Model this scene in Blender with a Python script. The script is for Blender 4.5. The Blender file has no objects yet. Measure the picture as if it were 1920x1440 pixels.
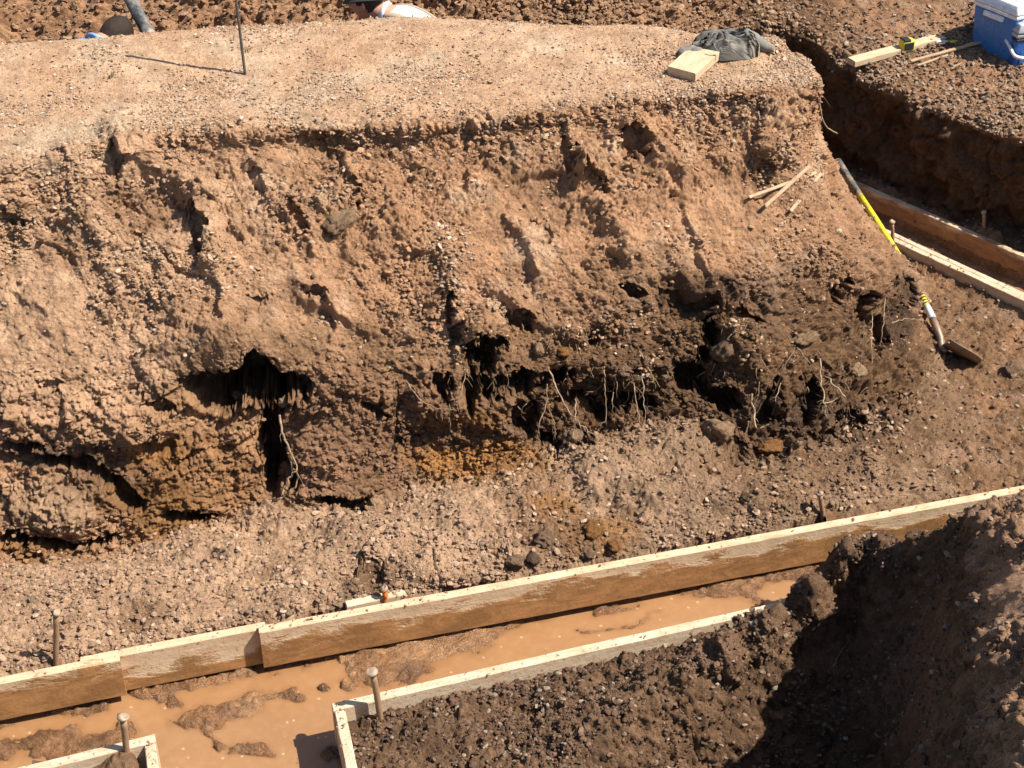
import bpy, bmesh, math, random
import numpy as np
from mathutils import Vector, Matrix
random.seed(7); RNG = np.random.default_rng(11)
S = bpy.context.scene
COL = S.collection
# ------------------------------------------------------------------ camera, sky, sun, exposure
CAM_H, PITCH, F = 3.95, math.radians(35.0), 2773.0          # metres, radians, focal length in 1920-px pixels
cd = bpy.data.cameras.new('camera'); cam = bpy.data.objects.new('camera', cd); COL.objects.link(cam)
cam.location = (0, 0, CAM_H); cam.rotation_euler = (math.pi/2 - PITCH, 0, 0)
cd.sensor_width = 36; cd.lens = F/1920*36; cd.clip_end = 1000; cd.clip_start = 0.05
S.camera = cam
SUN_EL, SUN_AZ = math.radians(54), math.radians(102)        # azimuth clockwise from +Y
w = bpy.data.worlds.new('World'); S.world = w; w.use_nodes = True
nt = w.node_tree; bg = nt.nodes['Background']
sk = nt.nodes.new('ShaderNodeTexSky'); sk.sky_type = 'NISHITA'; sk.sun_disc = False
sk.sun_elevation = SUN_EL; sk.sun_rotation = SUN_AZ
nt.links.new(sk.outputs[0], bg.inputs[0]); bg.inputs[1].default_value = 0.078
sd = Vector((math.sin(SUN_AZ)*math.cos(SUN_EL), math.cos(SUN_AZ)*math.cos(SUN_EL), math.sin(SUN_EL)))
sl = bpy.data.lights.new('sun', 'SUN'); sl.energy = 5.0; sl.angle = math.radians(0.5); sl.color = (1, .94, .84)
so = bpy.data.objects.new('sun', sl); COL.objects.link(so); so.rotation_euler = sd.to_track_quat('Z', 'Y').to_euler()
vs = S.view_settings; vs.view_transform = 'Standard'; vs.look = 'None'; vs.gamma = 1; vs.use_curve_mapping = False
vs.exposure = 0.84
S.cycles.max_bounces = 6

# ------------------------------------------------------------------ helpers: calibration
CP, SP = math.cos(PITCH), math.sin(PITCH)
def ray(px, py):
    a, b = (px-960)/F, (720-py)/F
    return np.array([a, CP + b*SP, -SP + b*CP])
def W(px, py, z):
    d = ray(px, py); t = (z-CAM_H)/d[2]; return np.array([d[0]*t, d[1]*t, z])
def WY(px, py, y):
    d = ray(px, py); t = y/d[1]; return np.array([d[0]*t, y, CAM_H + d[2]*t])
def proj(P):
    zd = P[..., 1]*CP - (P[..., 2]-CAM_H)*SP
    up = P[..., 1]*SP + (P[..., 2]-CAM_H)*CP
    return 960 + P[..., 0]/zd*F, 720 - up/zd*F, zd
# ------------------------------------------------------------------ helpers: noise
def _h(ix, iy, iz, seed):
    h = (ix.astype(np.uint32)*np.uint32(374761393)) ^ (iy.astype(np.uint32)*np.uint32(668265263)) ^ (iz.astype(np.uint32)*np.uint32(2147483647)) ^ np.uint32((seed*1274126177) & 0xffffffff)
    h = (h ^ (h >> np.uint32(13)))*np.uint32(1274126177); h ^= h >> np.uint32(16); h *= np.uint32(2246822519); h ^= h >> np.uint32(13)
    return h.astype(np.float32)*np.float32(1/4294967296.0)
RM = np.array(Matrix.Rotation(.9, 3, Vector((.4, .7, .6)).normalized()), dtype=np.float32)
def vnoise(P, seed=0):
    f = np.floor(P); i = f.astype(np.int64) & 0xffffffff; t = (P-f).astype(np.float32); t = t*t*t*(t*(t*6-15)+10)
    x, y, z = i[..., 0], i[..., 1], i[..., 2]; r = 0
    for a in (0, 1):
        wa = t[..., 0] if a else 1-t[..., 0]
        for b in (0, 1):
            wb = wa*(t[..., 1] if b else 1-t[..., 1])
            for c in (0, 1):
                r = r + wb*(t[..., 2] if c else 1-t[..., 2])*_h(x+a, y+b, z+c, seed)
    return r*2-1
def fbm(P, scale, octv=3, seed=0, gain=.5, ridged=False):
    Q = (P*scale).astype(np.float32) @ RM; r = 0; a = 1; s = 0
    for o in range(octv):
        n = vnoise(Q, seed+o)
        r = r + a*((1-2*np.abs(n)) if ridged else n); s += a; a *= gain; Q = Q @ RM*2.03 + 7.1
    return r/s
def worley(P, scale, seed=0, vec=False):
    Q = ((P*scale) @ RM).astype(np.float32); f = np.floor(Q); i = f.astype(np.int64); t = Q-f
    best = np.full(Q.shape[:-1], 9, np.float32); sec = best.copy(); bid = np.zeros(best.shape, np.uint32); k10 = np.float32(1/1023)
    off = [np.zeros(best.shape, np.float32) for _ in range(3)] if vec else None
    for a in (-1, 0, 1):
        for b in (-1, 0, 1):
            for c in (-1, 0, 1):
                hh = (_h((i[..., 0]+a) & 0xffffffff, (i[..., 1]+b) & 0xffffffff, (i[..., 2]+c) & 0xffffffff, seed).astype(np.float64)*4294967295.0).astype(np.uint32)
                o = [(hh & np.uint32(1023)).astype(np.float32)*k10 + a - t[..., 0], ((hh >> np.uint32(10)) & np.uint32(1023)).astype(np.float32)*k10 + b - t[..., 1], ((hh >> np.uint32(20)) & np.uint32(1023)).astype(np.float32)*k10 + c - t[..., 2]]
                d = o[0]**2+o[1]**2+o[2]**2; near = d < best
                sec = np.where(near, best, np.minimum(sec, d)); bid = np.where(near, hh, bid); best = np.where(near, d, best)
                if vec: off = [np.where(near, o[k], off[k]) for k in range(3)]
    def rnd(k):
        x = bid*np.uint32(2654435761) + np.uint32(k*97531); x ^= x >> np.uint32(15); x = x*np.uint32(2246822519); x ^= x >> np.uint32(13); return x.astype(np.float32)*np.float32(1/4294967296.0)
    if vec: return np.sqrt(best), np.sqrt(sec), rnd(1), off, rnd
    return np.sqrt(best), np.sqrt(sec), rnd(1)
def shards(P, scale, seed, tilt=1.0):
    """broken earth: cells with their own height and tilt, meeting in small cliffs and cracks; about -1..1"""
    Q = P + .22/scale*np.stack([fbm(P, scale*1.7, 2, seed+k*7) for k in range(3)], -1)
    f1, f2, k, o, rnd = worley(Q, scale, seed, True)
    h = (k*2-1)*.6 + tilt*sum((rnd(3+j)*2-1)*o[j] for j in range(3)) 
    return h - .35*np.maximum(0, 1-(f2-f1)*7)
def clods(P, scale, seed, keep=.6, r=.72):
    f1, f2, k = worley(P, scale, seed)
    on = np.clip((k-(1-keep))/keep, 0, 1)
    return np.sqrt(np.maximum(0, 1-(f1/r)**2))*np.minimum(1, (f2-f1)*4+.3)*(on > 0)*(.35+.65*on)
def sst(a, b, x):
    t = np.clip((x-a)/(b-a), 0, 1); return t*t*(3-2*t)
def herm(C, t, ten=.5):
    C = np.asarray(C, float); n = len(C); t = np.clip(np.asarray(t, float), 0, n-1-1e-9)
    m = np.empty_like(C); m[1:-1] = ten*(C[2:]-C[:-2]); m[0] = C[1]-C[0]; m[-1] = C[-1]-C[-2]; m[0] *= 2*ten; m[-1] *= 2*ten
    i = t.astype(int); u = (t-i).reshape((-1,)+(1,)*(C.ndim-1))
    return (2*u**3-3*u**2+1)*C[i] + (u**3-2*u**2+u)*m[i] + (-2*u**3+3*u**2)*C[i+1] + (u**3-u**2)*m[i+1]
def seg_t(ns):
    return np.concatenate([k + np.arange(n)/n for k, n in enumerate(ns)] + [[len(ns)]])
def loft(ctrl, nrow, ncol, ten=.4):
    C = np.asarray(ctrl, float)                       # rows x cols x 3
    tr, tc = seg_t(nrow), seg_t(ncol)
    A = herm(C, tr, ten)
    B = herm(np.swapaxes(A, 0, 1), tc, .5)
    return np.swapaxes(B, 0, 1).copy(), np.repeat(tr[:, None], len(tc), 1), np.repeat(tc[None], len(tr), 0)
def normals(V):
    du = np.gradient(V, axis=1); dv = np.gradient(V, axis=0); n = np.cross(du, dv)
    n /= np.linalg.norm(n, axis=-1, keepdims=True)+1e-9
    return n
def smooth2(A, k=1):
    for _ in range(k):
        B = A.copy(); B[1:-1, 1:-1] = (A[1:-1, 1:-1]*2+A[:-2, 1:-1]+A[2:, 1:-1]+A[1:-1, :-2]+A[1:-1, 2:])/6; A = B
    return A
# ------------------------------------------------------------------ helpers: objects
def tag(o, label=None, cat=None, group=None, kind=None):
    if label: o['label'] = label
    if cat: o['category'] = cat
    if group: o['group'] = group
    if kind: o['kind'] = kind
    return o
def empty(name, loc=(0, 0, 0), rz=0):
    o = bpy.data.objects.new(name, None); COL.objects.link(o); o.location = loc; o.rotation_euler = (0, 0, rz); o.empty_display_size = .05; return o
def mkobj(name, mesh, mat=None, parent=None):
    o = bpy.data.objects.new(name, mesh); COL.objects.link(o)
    if mat: mesh.materials.clear(); mesh.materials.append(mat)
    if parent: o.parent = parent
    return o
def mesh_np(name, V, faces, smooth=True):
    me = bpy.data.meshes.new(name); V = np.asarray(V, np.float32).reshape(-1, 3); faces = np.asarray(faces, np.int32)
    k = faces.shape[1]; n = len(faces)
    me.vertices.add(len(V)); me.vertices.foreach_set('co', V.ravel())
    me.loops.add(n*k); me.loops.foreach_set('vertex_index', faces.ravel())
    me.polygons.add(n); me.polygons.foreach_set('loop_start', np.arange(0, n*k, k, dtype=np.int32))
    me.polygons.foreach_set('use_smooth', np.full(n, smooth))
    me.update(calc_edges=True); return me
def grid_faces(nr, nc):
    i = np.arange(nr-1)[:, None]*nc + np.arange(nc-1)[None]
    return np.stack([i, i+1, i+nc+1, i+nc], -1).reshape(-1, 4)
def sheet(name, V, col, wet, mat):
    me = mesh_np(name, V, grid_faces(*V.shape[:2]))
    a = me.attributes.new('col', 'FLOAT_COLOR', 'POINT'); c4 = np.ones(V.shape[:2]+(4,), np.float32); c4[..., :3] = col; a.data.foreach_set('color', c4.ravel())
    a = me.attributes.new('wet', 'FLOAT', 'POINT'); a.data.foreach_set('value', np.broadcast_to(np.asarray(wet, np.float32), V.shape[:2]).astype(np.float32).ravel())
    return mkobj(name, me, mat)
def bm_obj(name, bm, mat, parent=None, smooth=False):
    me = bpy.data.meshes.new(name); bm.to_mesh(me); bm.free()
    if smooth:
        for p in me.polygons: p.use_smooth = True
    return mkobj(name, me, mat, parent)
def tube(pts, rad, n=6, sub=4, jit=0.0, cap=True):
    """swept tube through points; returns verts, quads"""
    pts = np.asarray(pts, float); m = len(pts); rad = np.broadcast_to(np.asarray(rad, float), (m,))
    if sub > 1 and m > 2:
        t = np.linspace(0, m-1, (m-1)*sub+1); P = herm(pts, t); R = np.interp(t, np.arange(m), rad)
    else: P, R = pts, rad
    if jit: P = P + RNG.normal(0, jit, P.shape)
    T = np.gradient(P, axis=0); T /= np.linalg.norm(T, axis=1, keepdims=True)+1e-9
    u = np.cross(T[0], [0.3, .5, .8]); u /= np.linalg.norm(u); V = []
    for k in range(len(P)):
        u = u - T[k]*u.dot(T[k]); u /= np.linalg.norm(u)+1e-9; v = np.cross(T[k], u)
        a = np.arange(n)*2*math.pi/n
        V.append(P[k] + R[k]*(np.cos(a)[:, None]*u + np.sin(a)[:, None]*v))
    V = np.array(V).reshape(-1, 3); Fc = []
    for k in range(len(P)-1):
        for j in range(n):
            Fc.append((k*n+j, k*n+(j+1) % n, (k+1)*n+(j+1) % n, (k+1)*n+j))
    if cap:
        for k, b in ((0, 0), (len(P)-1, (len(P)-1)*n)):
            c = len(V); V = np.vstack([V, P[k]])
            for j in range(n):
                q = (b+(j+1) % n, b+j, c) if k == 0 else (b+j, b+(j+1) % n, c)
                Fc.append(q+(q[2],))
    return V, Fc
def poly_mesh(name, V, Fc, smooth=True):
    me = bpy.data.meshes.new(name); me.from_pydata([tuple(v) for v in V], [], [tuple(dict.fromkeys(f)) for f in Fc])
    if smooth:
        for p in me.polygons: p.use_smooth = True
    me.update(); return me
def tube_obj(name, pts, rad, mat, parent=None, **k):
    V, Fc = tube(pts, rad, **k); return mkobj(name, poly_mesh(name, V, Fc), mat, parent)
def rbox(sx, sy, sz, bev=.004, seg=2, taper=1.0, nx=1):
    """box centred in x,y with base at z=0, bevelled; taper scales the base"""
    bm = bmesh.new(); bmesh.ops.create_cube(bm, size=1)
    for v in bm.verts:
        k = taper if v.co.z < 0 else 1
        v.co = Vector((v.co.x*sx*k, v.co.y*sy*k, (v.co.z+.5)*sz))
    if bev: bmesh.ops.bevel(bm, geom=list(bm.edges), offset=bev, segments=seg, affect='EDGES', profile=.5)
    return bm
# ------------------------------------------------------------------ helpers: materials
def newmat(name):
    m = bpy.data.materials.new(name); m.use_nodes = True; t = m.node_tree
    return m, t, t.nodes['Principled BSDF']
def N(t, typ, **k):
    n = t.nodes.new(typ)
    for a, b in k.items():
        if a.startswith('i_'):
            n.inputs[int(a[2:]) if a[2:].isdigit() else a[2:].replace('_', ' ')].default_value = b
        else: setattr(n, a, b)
    return n
def L(t, a, b): t.links.new(a, b)
def ramp(t, fac, stops):
    r = N(t, 'ShaderNodeValToRGB'); e = r.color_ramp.elements
    while len(e) < len(stops): e.new(.5)
    for k, (p, c) in enumerate(stops): e[k].position = p; e[k].color = (*c, 1) if len(c) == 3 else c
    L(t, fac, r.inputs[0]); return r.outputs[0]
def noise(t, vec, scale, detail=4, rough=.6, dist=0):
    n = N(t, 'ShaderNodeTexNoise'); n.inputs['Scale'].default_value = scale; n.inputs['Detail'].default_value = detail
    n.inputs['Roughness'].default_value = rough; n.inputs['Distortion'].default_value = dist
    if vec: L(t, vec, n.inputs['Vector'])
    return n.outputs['Fac']
def mix(t, fac, a, b, typ='MIX'):
    m = N(t, 'ShaderNodeMix', data_type='RGBA', blend_type=typ)
    for sock, val in ((m.inputs[0], fac), (m.inputs[6], a), (m.inputs[7], b)):
        if hasattr(val, 'links'): L(t, val, sock)
        else: sock.default_value = val if isinstance(val, (int, float)) else (*val, 1)
    return m.outputs[2]
def mth(t, op, a, b=0.0, clamp=False):
    m = N(t, 'ShaderNodeMath', operation=op, use_clamp=clamp)
    for s, v in ((m.inputs[0], a), (m.inputs[1], b)):
        if hasattr(v, 'links'): L(t, v, s)
        else: s.default_value = v
    return m.outputs[0]
def bump(t, h, strength, dist, nrm=None):
    b = N(t, 'ShaderNodeBump'); b.inputs['Strength'].default_value = strength; b.inputs['Distance'].default_value = dist
    L(t, h, b.inputs['Height'])
    if nrm: L(t, nrm, b.inputs['Normal'])
    return b.outputs['Normal']
def soil_mat(name, grain=1.0, wetgloss=.35):
    m, t, p = newmat(name)
    tc = N(t, 'ShaderNodeTexCoord').outputs['Object']
    at = N(t, 'ShaderNodeAttribute', attribute_name='col').outputs['Color']
    wt = N(t, 'ShaderNodeAttribute', attribute_name='wet').outputs['Fac']
    n1 = noise(t, tc, 9, 5, .65); n2 = noise(t, tc, 60*grain, 5, .75); n3 = noise(t, tc, 230*grain, 3, .6)
    c = mix(t, 1.0, at, ramp(t, n1, [(.3, (.72, .70, .68)), (.7, (1.25, 1.26, 1.28))]), 'MULTIPLY')
    c = mix(t, 1.0, c, ramp(t, n2, [(.3, (.70, .67, .64)), (.5, (1, 1, 1)), (.72, (1.32, 1.32, 1.32))]), 'MULTIPLY')
    c = mix(t, 1.0, c, ramp(t, n3, [(.32, (.74, .72, .70)), (.68, (1.28, 1.27, 1.25))]), 'MULTIPLY')
    L(t, c, p.inputs['Base Color'])
    L(t, mth(t, 'SUBTRACT', .95, mth(t, 'MULTIPLY', wt, .95-wetgloss)), p.inputs['Roughness'])
    L(t, mth(t, 'ADD', .12, mth(t, 'MULTIPLY', wt, .45)), p.inputs['Specular IOR Level'])
    nb = bump(t, n2, .9, .013/grain); nb = bump(t, n3, .9, .005/grain, nb)
    L(t, nb, p.inputs['Normal']); return m
M_SOIL = soil_mat('soil'); M_MUD = soil_mat('wet_mud', .8, .22); M_FINE = soil_mat('crumbly_soil', .8)
def stone_mat():
    m, t, p = newmat('pebble'); tc = N(t, 'ShaderNodeTexCoord').outputs['Object']
    at = N(t, 'ShaderNodeAttribute', attribute_name='tint', attribute_type='INSTANCER').outputs['Vector']
    n = noise(t, tc, 2.2, 5, .7)
    L(t, mix(t, 1.0, at, ramp(t, n, [(.3, (.7, .68, .66)), (.7, (1.2, 1.2, 1.2))]), 'MULTIPLY'), p.inputs['Base Color'])
    p.inputs['Roughness'].default_value = .88; p.inputs['Specular IOR Level'].default_value = .2
    L(t, bump(t, n, .5, .15), p.inputs['Normal']); return m
M_PEB = stone_mat()
def flat_mat(name, colr, rough=.6, spec=.4, var=.18, scale=40, bmp=.0, metal=0):
    m, t, p = newmat(name); tc = N(t, 'ShaderNodeTexCoord').outputs['Object']; n = noise(t, tc, scale, 5, .65)
    lo, hi = 1-var, 1+var
    L(t, mix(t, 1.0, colr, ramp(t, n, [(.3, (lo, lo, lo)), (.7, (hi, hi, hi))]), 'MULTIPLY'), p.inputs['Base Color'])
    p.inputs['Roughness'].default_value = rough; p.inputs['Specular IOR Level'].default_value = spec; p.inputs['Metallic'].default_value = metal
    if bmp: L(t, bump(t, n, bmp, .004), p.inputs['Normal'])
    return m
def dirty_mat(name, colr, dirt, amount=.5, rough=.6, scale=14, metal=0, spec=.4):
    m, t, p = newmat(name); tc = N(t, 'ShaderNodeTexCoord').outputs['Object']
    n = noise(t, tc, scale, 6, .7); f = noise(t, tc, scale*6, 3, .6)
    k = ramp(t, n, [(max(0, .62-amount*.5), (0, 0, 0)), (min(1, .78-amount*.35), (1, 1, 1))])
    c = mix(t, k, colr, dirt); c = mix(t, 1.0, c, ramp(t, f, [(.3, (.82, .82, .82)), (.7, (1.15, 1.15, 1.15))]), 'MULTIPLY')
    L(t, c, p.inputs['Base Color']); p.inputs['Roughness'].default_value = rough; p.inputs['Metallic'].default_value = metal; p.inputs['Specular IOR Level'].default_value = spec
    L(t, bump(t, f, .25, .003), p.inputs['Normal']); return m
def wood_mat(name, line, wob=.07, mud=(.235, .120, .048), base=(.62, .47, .31), wetrough=.45, speck=.5):
    """pine with grain along local x; mud splashed up from below to height `line` (local z), ragged edge"""
    m, t, p = newmat(name); tc = N(t, 'ShaderNodeTexCoord').outputs['Object']
    mp = N(t, 'ShaderNodeMapping'); mp.inputs['Scale'].default_value = (2.2, 26, 40); L(t, tc, mp.inputs['Vector'])
    g = noise(t, mp.outputs[0], 2.2, 5, .6, .6)
    c = mix(t, ramp(t, g, [(.35, (0, 0, 0)), (.68, (1, 1, 1))]), tuple(x*.80 for x in base), tuple(min(1, x*1.12) for x in base))
    sx = N(t, 'ShaderNodeSeparateXYZ'); L(t, tc, sx.inputs[0])
    mp2 = N(t, 'ShaderNodeMapping'); mp2.inputs['Scale'].default_value = (1, 2.2, 2.6); L(t, tc, mp2.inputs['Vector'])
    big = noise(t, mp2.outputs[0], 4.5, 6, .62, .3); fine = noise(t, tc, 55, 4, .7)
    lev = mth(t, 'SUBTRACT', mth(t, 'ADD', line, mth(t, 'MULTIPLY', mth(t, 'SUBTRACT', big, .5), wob*6)), sx.outputs['Z'])
    lev = mth(t, 'ADD', lev, mth(t, 'MULTIPLY', mth(t, 'SUBTRACT', fine, .5), .05))
    k = ramp(t, mth(t, 'ADD', mth(t, 'MULTIPLY', lev, 14), .5), [(.25, (0, 0, 0)), (.45, (.55, .55, .55)), (.75, (1, 1, 1))])
    sp = noise(t, tc, 38, 5, .75)                                       # splashes and crumbs of dirt on the clean part
    k2 = ramp(t, sp, [(.64-.08*speck, (0, 0, 0)), (.70-.06*speck, (1, 1, 1))])
    dusty = noise(t, mp2.outputs[0], 9, 5, .7)
    c = mix(t, ramp(t, dusty, [(.36, (0, 0, 0)), (.66, (.8, .8, .8))]), c, (.45, .285, .165))
    kn = N(t, 'ShaderNodeTexVoronoi'); kn.inputs['Scale'].default_value = 5.5; L(t, tc, kn.inputs['Vector']); c = mix(t, ramp(t, kn.outputs['Distance'], [(.05, (.8, .8, .8)), (.085, (0, 0, 0))]), c, (.20, .10, .045))
    c = mix(t, mth(t, 'MULTIPLY', k2, .85), c, tuple(x*1.15 for x in mud))
    mc = mix(t, fine, tuple(x*.75 for x in mud), tuple(x*1.3 for x in mud))
    mc = mix(t, ramp(t, noise(t, mp2.outputs[0], 6.5, 6, .7, .8), [(.42, (0, 0, 0)), (.62, (.85, .85, .85))]), mc, tuple(min(1, x*1.75) for x in mud))
    c = mix(t, k, c, mc); L(t, c, p.inputs['Base Color'])
    L(t, mth(t, 'SUBTRACT', .75, mth(t, 'MULTIPLY', k, .75-wetrough)), p.inputs['Roughness']); p.inputs['Specular IOR Level'].default_value = .3
    nb = bump(t, g, .2, .003); nb = bump(t, mth(t, 'ADD', k, mth(t, 'MULTIPLY', fine, .7)), .55, .006, nb)
    L(t, nb, p.inputs['Normal']); return m
MUD_SHALLOW = (.20, .098, .040)
def water_mat():
    m, t, p = newmat('muddy_water'); tc = N(t, 'ShaderNodeTexCoord').outputs['Object']
    n = noise(t, tc, 2.5, 4, .6, .8); f = noise(t, tc, 26, 4, .6)
    c = mix(t, n, (.255, .130, .057), (.325, .175, .082)); c = mix(t, ramp(t, f, [(.45, (0, 0, 0)), (.75, (.35, .35, .35))]), c, (.37, .22, .112))
    sh_ = N(t, 'ShaderNodeAttribute', attribute_name='wet').outputs['Fac']; c = mix(t, mth(t, 'MULTIPLY', sh_, .9), c, tuple(MUD_SHALLOW))
    vo = N(t, 'ShaderNodeTexVoronoi'); vo.inputs['Scale'].default_value = 17; vo.inputs['Randomness'].default_value = 1; L(t, tc, vo.inputs['Vector'])
    c = mix(t, ramp(t, vo.outputs['Distance'], [(.07, (.7, .7, .7)), (.12, (0, 0, 0))]), c, (.46, .33, .20))
    L(t, c, p.inputs['Base Color']); p.inputs['Roughness'].default_value = .07; p.inputs['Specular IOR Level'].default_value = .5
    L(t, bump(t, noise(t, tc, 14, 3, .5), .06, .01), p.inputs['Normal']); return m
M_WATER = water_mat()

# ------------------------------------------------------------------ soil colours (dry albedo)
TAN = np.array((.375, .215, .122)); PALE = np.array((.495, .345, .230)); BERM = np.array((.365, .236, .148)); BROWN = np.array((.168, .096, .052))
DARK = np.array((.060, .038, .026)); OCHRE = np.array((.300, .145, .048)); CLAY = np.array((.245, .138, .080)); RED = np.array((.305, .170, .095))
FORE = np.array((.150, .088, .050)); MUDC = np.array((.215, .105, .044))
def lerp(a, b, k): return a + (b-a)*k[..., None]
def blob(u, v, cx, cy, rx, ry, ang=0, soft=.5):
    a = math.radians(ang); x = (u-cx)*math.cos(a)+(v-cy)*math.sin(a); y = -(u-cx)*math.sin(a)+(v-cy)*math.cos(a)
    return sst(1+soft*.5, 1-soft*.5, np.sqrt((x/rx)**2+(y/ry)**2))
def segd(u, v, x0, y0, x1, y1):
    dx, dy = x1-x0, y1-y0; Ln = math.hypot(dx, dy); t = ((u-x0)*dx+(v-y0)*dy)/Ln**2
    s = ((u-x0)*dy-(v-y0)*dx)/Ln                      # signed: + on the right/upper side when heading down-right
    e = np.maximum(np.maximum(-t, t-1), 0)*Ln
    return s, np.clip(t, 0, 1), e
# ================================================================== EARTH BANK (plateau, cut face, gravel berm)
ip = np.interp
def rear(p): return ip(p, [-420, 0, 180, 290, 460, 640, 760, 900, 1000, 1100, 1200, 1290, 1400], [112, 92, 84, 73, 62, 52, 44, 50, 58, 55, 62, 78, 89])
def lip(p): return ip(p, [-420, 0, 200, 400, 640, 800, 1000, 1200, 1400], [375, 300, 262, 240, 234, 228, 205, 185, 167])
def toe(p): return ip(p, [-420, 0, 200, 380, 500, 640, 760, 900, 1040, 1200, 1320, 1420], [1130, 1052, 1032, 985, 948, 952, 908, 880, 835, 790, 800, 850])
def toez(p): return ip(p, [-420, 0, 200, 380, 500, 640, 760, 900, 1040, 1200, 1320, 1420], [-.2, -.2, -.2, -.17, -.14, -.12, -.06, -.02, .03, .10, .08, .02])
def backln(p): return ip(p, [-420, 0, 480, 960, 1920], [1352, 1264, 1172, 1084, 905])
fc = [-420, -200, 0, 200, 380, 500, 640, 760, 900, 1040, 1200, 1320, 1420]
rows = [[] for _ in range(11)]
for p in fc:
    r1 = W(p, rear(p), 1.15); l = lip(p)
    rows[0].append(r1+np.array((0, .12, -1.3))); rows[1].append(r1)
    rows[2].append(W(p, rear(p)*.45+l*.55, 1.165)); rows[3].append(W(p, l, 1.14)); rows[4].append(W(p, l+52, ip(p, [0, 400, 600, 900, 1100, 1420], [1.055, 1.045, 1.032, 1.032, 1.04, 1.04])))
    rows[5].append(W(p, 480, ip(p, [0, 600, 1200, 1420], [.80, .77, .66, .58]))); rows[6].append(W(p, ip(p, [0, 900, 1420], [715, 690, 660]), ip(p, [0, 500, 900, 1200, 1420], [.46, .43, .37, .31, .29])))
    rows[7].append(W(p, toe(p), toez(p)))
    rows[8].append(W(p, ip(p, [-420, 0, 500, 900, 1200, 1420], [1200, 1125, 1050, 985, 915, 925]), ip(p, [0, 500, 900, 1200, 1420], [-.07, -.02, .04, .06, .03])))
    e = W(p, backln(p)-4, -.035); rows[9].append(e); rows[10].append(e+np.array((0, -.01, -.4)))
def addcol(pts):
    for k, q in enumerate(pts): rows[k].append(np.array(q, float))
def wcol(r1, rest): 
    a = W(*r1); addcol([a+np.array((.02, .1, -1.3)), a]+rest)
wcol((1432, 93, 1.14), [W(1455, 120, 1.155), W(1478, 157, 1.135), W(1440, 292, .92), W(1480, 430, .61), W(1545, 620, .25), W(1580, 800, .05), W(1570, 865, .03), W(1540, 961, -.035), W(1540, 961, -.035)+np.array((0, 0, -.4))])
wcol((1440, 94, 1.13), [W(1485, 115, 1.15), W(1516, 152, 1.125), W(1490, 262, .92), W(1545, 405, .61), W(1640, 560, .24), W(1700, 740, .03), W(1700, 835, .0), W(1660, 938, -.04), W(1660, 938, -.04)+np.array((0, 0, -.4))])
wcol((1438, 94, 1.13), [W(1490, 110, 1.14), W(1530, 143, 1.12), W(1506, 240, .88), W(1552, 350, .62), W(1700, 500, .22), W(1752, 620, -.0), W(1830, 720, -.10), W(1880, 880, -.12), W(1880, 880, -.4)])
wcol((1430, 93, 1.13), [W(1470, 102, 1.13), W(1508, 112, 1.12), W(1508, 112, 1.12)+np.array((.08, .03, -.28)), W(1508, 112, 1.12)+np.array((.22, .02, -.62)), W(1508, 112, 1.12)+np.array((.45, .0, -1.0)), W(1508, 112, 1.12)+np.array((.6, 0, -1.35)), W(1508, 112, 1.12)+np.array((.7, 0, -1.45)), W(1508, 112, 1.12)+np.array((.8, 0, -1.5)), W(1508, 112, 1.12)+np.array((.8, 0, -1.6))])
b0 = W(1458, 97, 1.12)
wcol((1425, 92, 1.13), [W(1445, 95, 1.13), b0, b0+np.array((.05, .08, -.3)), b0+np.array((.12, .18, -.65)), b0+np.array((.2, .3, -1.0)), b0+np.array((.3, .4, -1.3)), b0+np.array((.35, .45, -1.35)), b0+np.array((.4, .5, -1.4)), b0+np.array((.4, .5, -1.5))])
V, TR, TC = loft(rows, [8, 78, 80, 58, 120, 130, 146, 84, 96, 10], [20, 62, 84, 74, 56, 58, 58, 68, 68, 78, 62, 58, 60, 66, 56, 50, 12])
N0 = normals(V)
N0 *= np.sign(N0[100:150, 200:600, 2].mean())
u, v, _ = proj(V)
wn = fbm(V, 9, 3, 3); wn2 = fbm(V, 9, 3, 17); u_ = u + wn*26; v_ = v + wn2*22
plateau = sst(.9, 1.15, TR)*sst(3.25, 2.95, TR); face = sst(2.95, 3.3, TR)*sst(7.6, 6.9, TR); berm = sst(6.8, 7.4, TR); visf = sst(.7, 1.0, TR)
D = np.zeros(V.shape[:2])
D += plateau*(.012*fbm(V, 2.2, 3, 5)+.003*fbm(V, 30, 2, 6))
up = face*sst(760, 560, v); lowf = face*sst(600, 760, v)
D += face*(.032*fbm(V, 3.0, 3, 21)) + berm*(.046*fbm(V, 4.0, 4, 22))
# diagonal tooth marks of the digger: ridges running down to the right
dg = V[..., 0]*.80 + V[..., 2]*.60; rid = np.stack([dg*6.5, V[..., 0]*1.0, V[..., 2]*1.3], -1)
D += up*.026*fbm(rid, 1.0, 3, 31, ridged=True)
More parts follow.
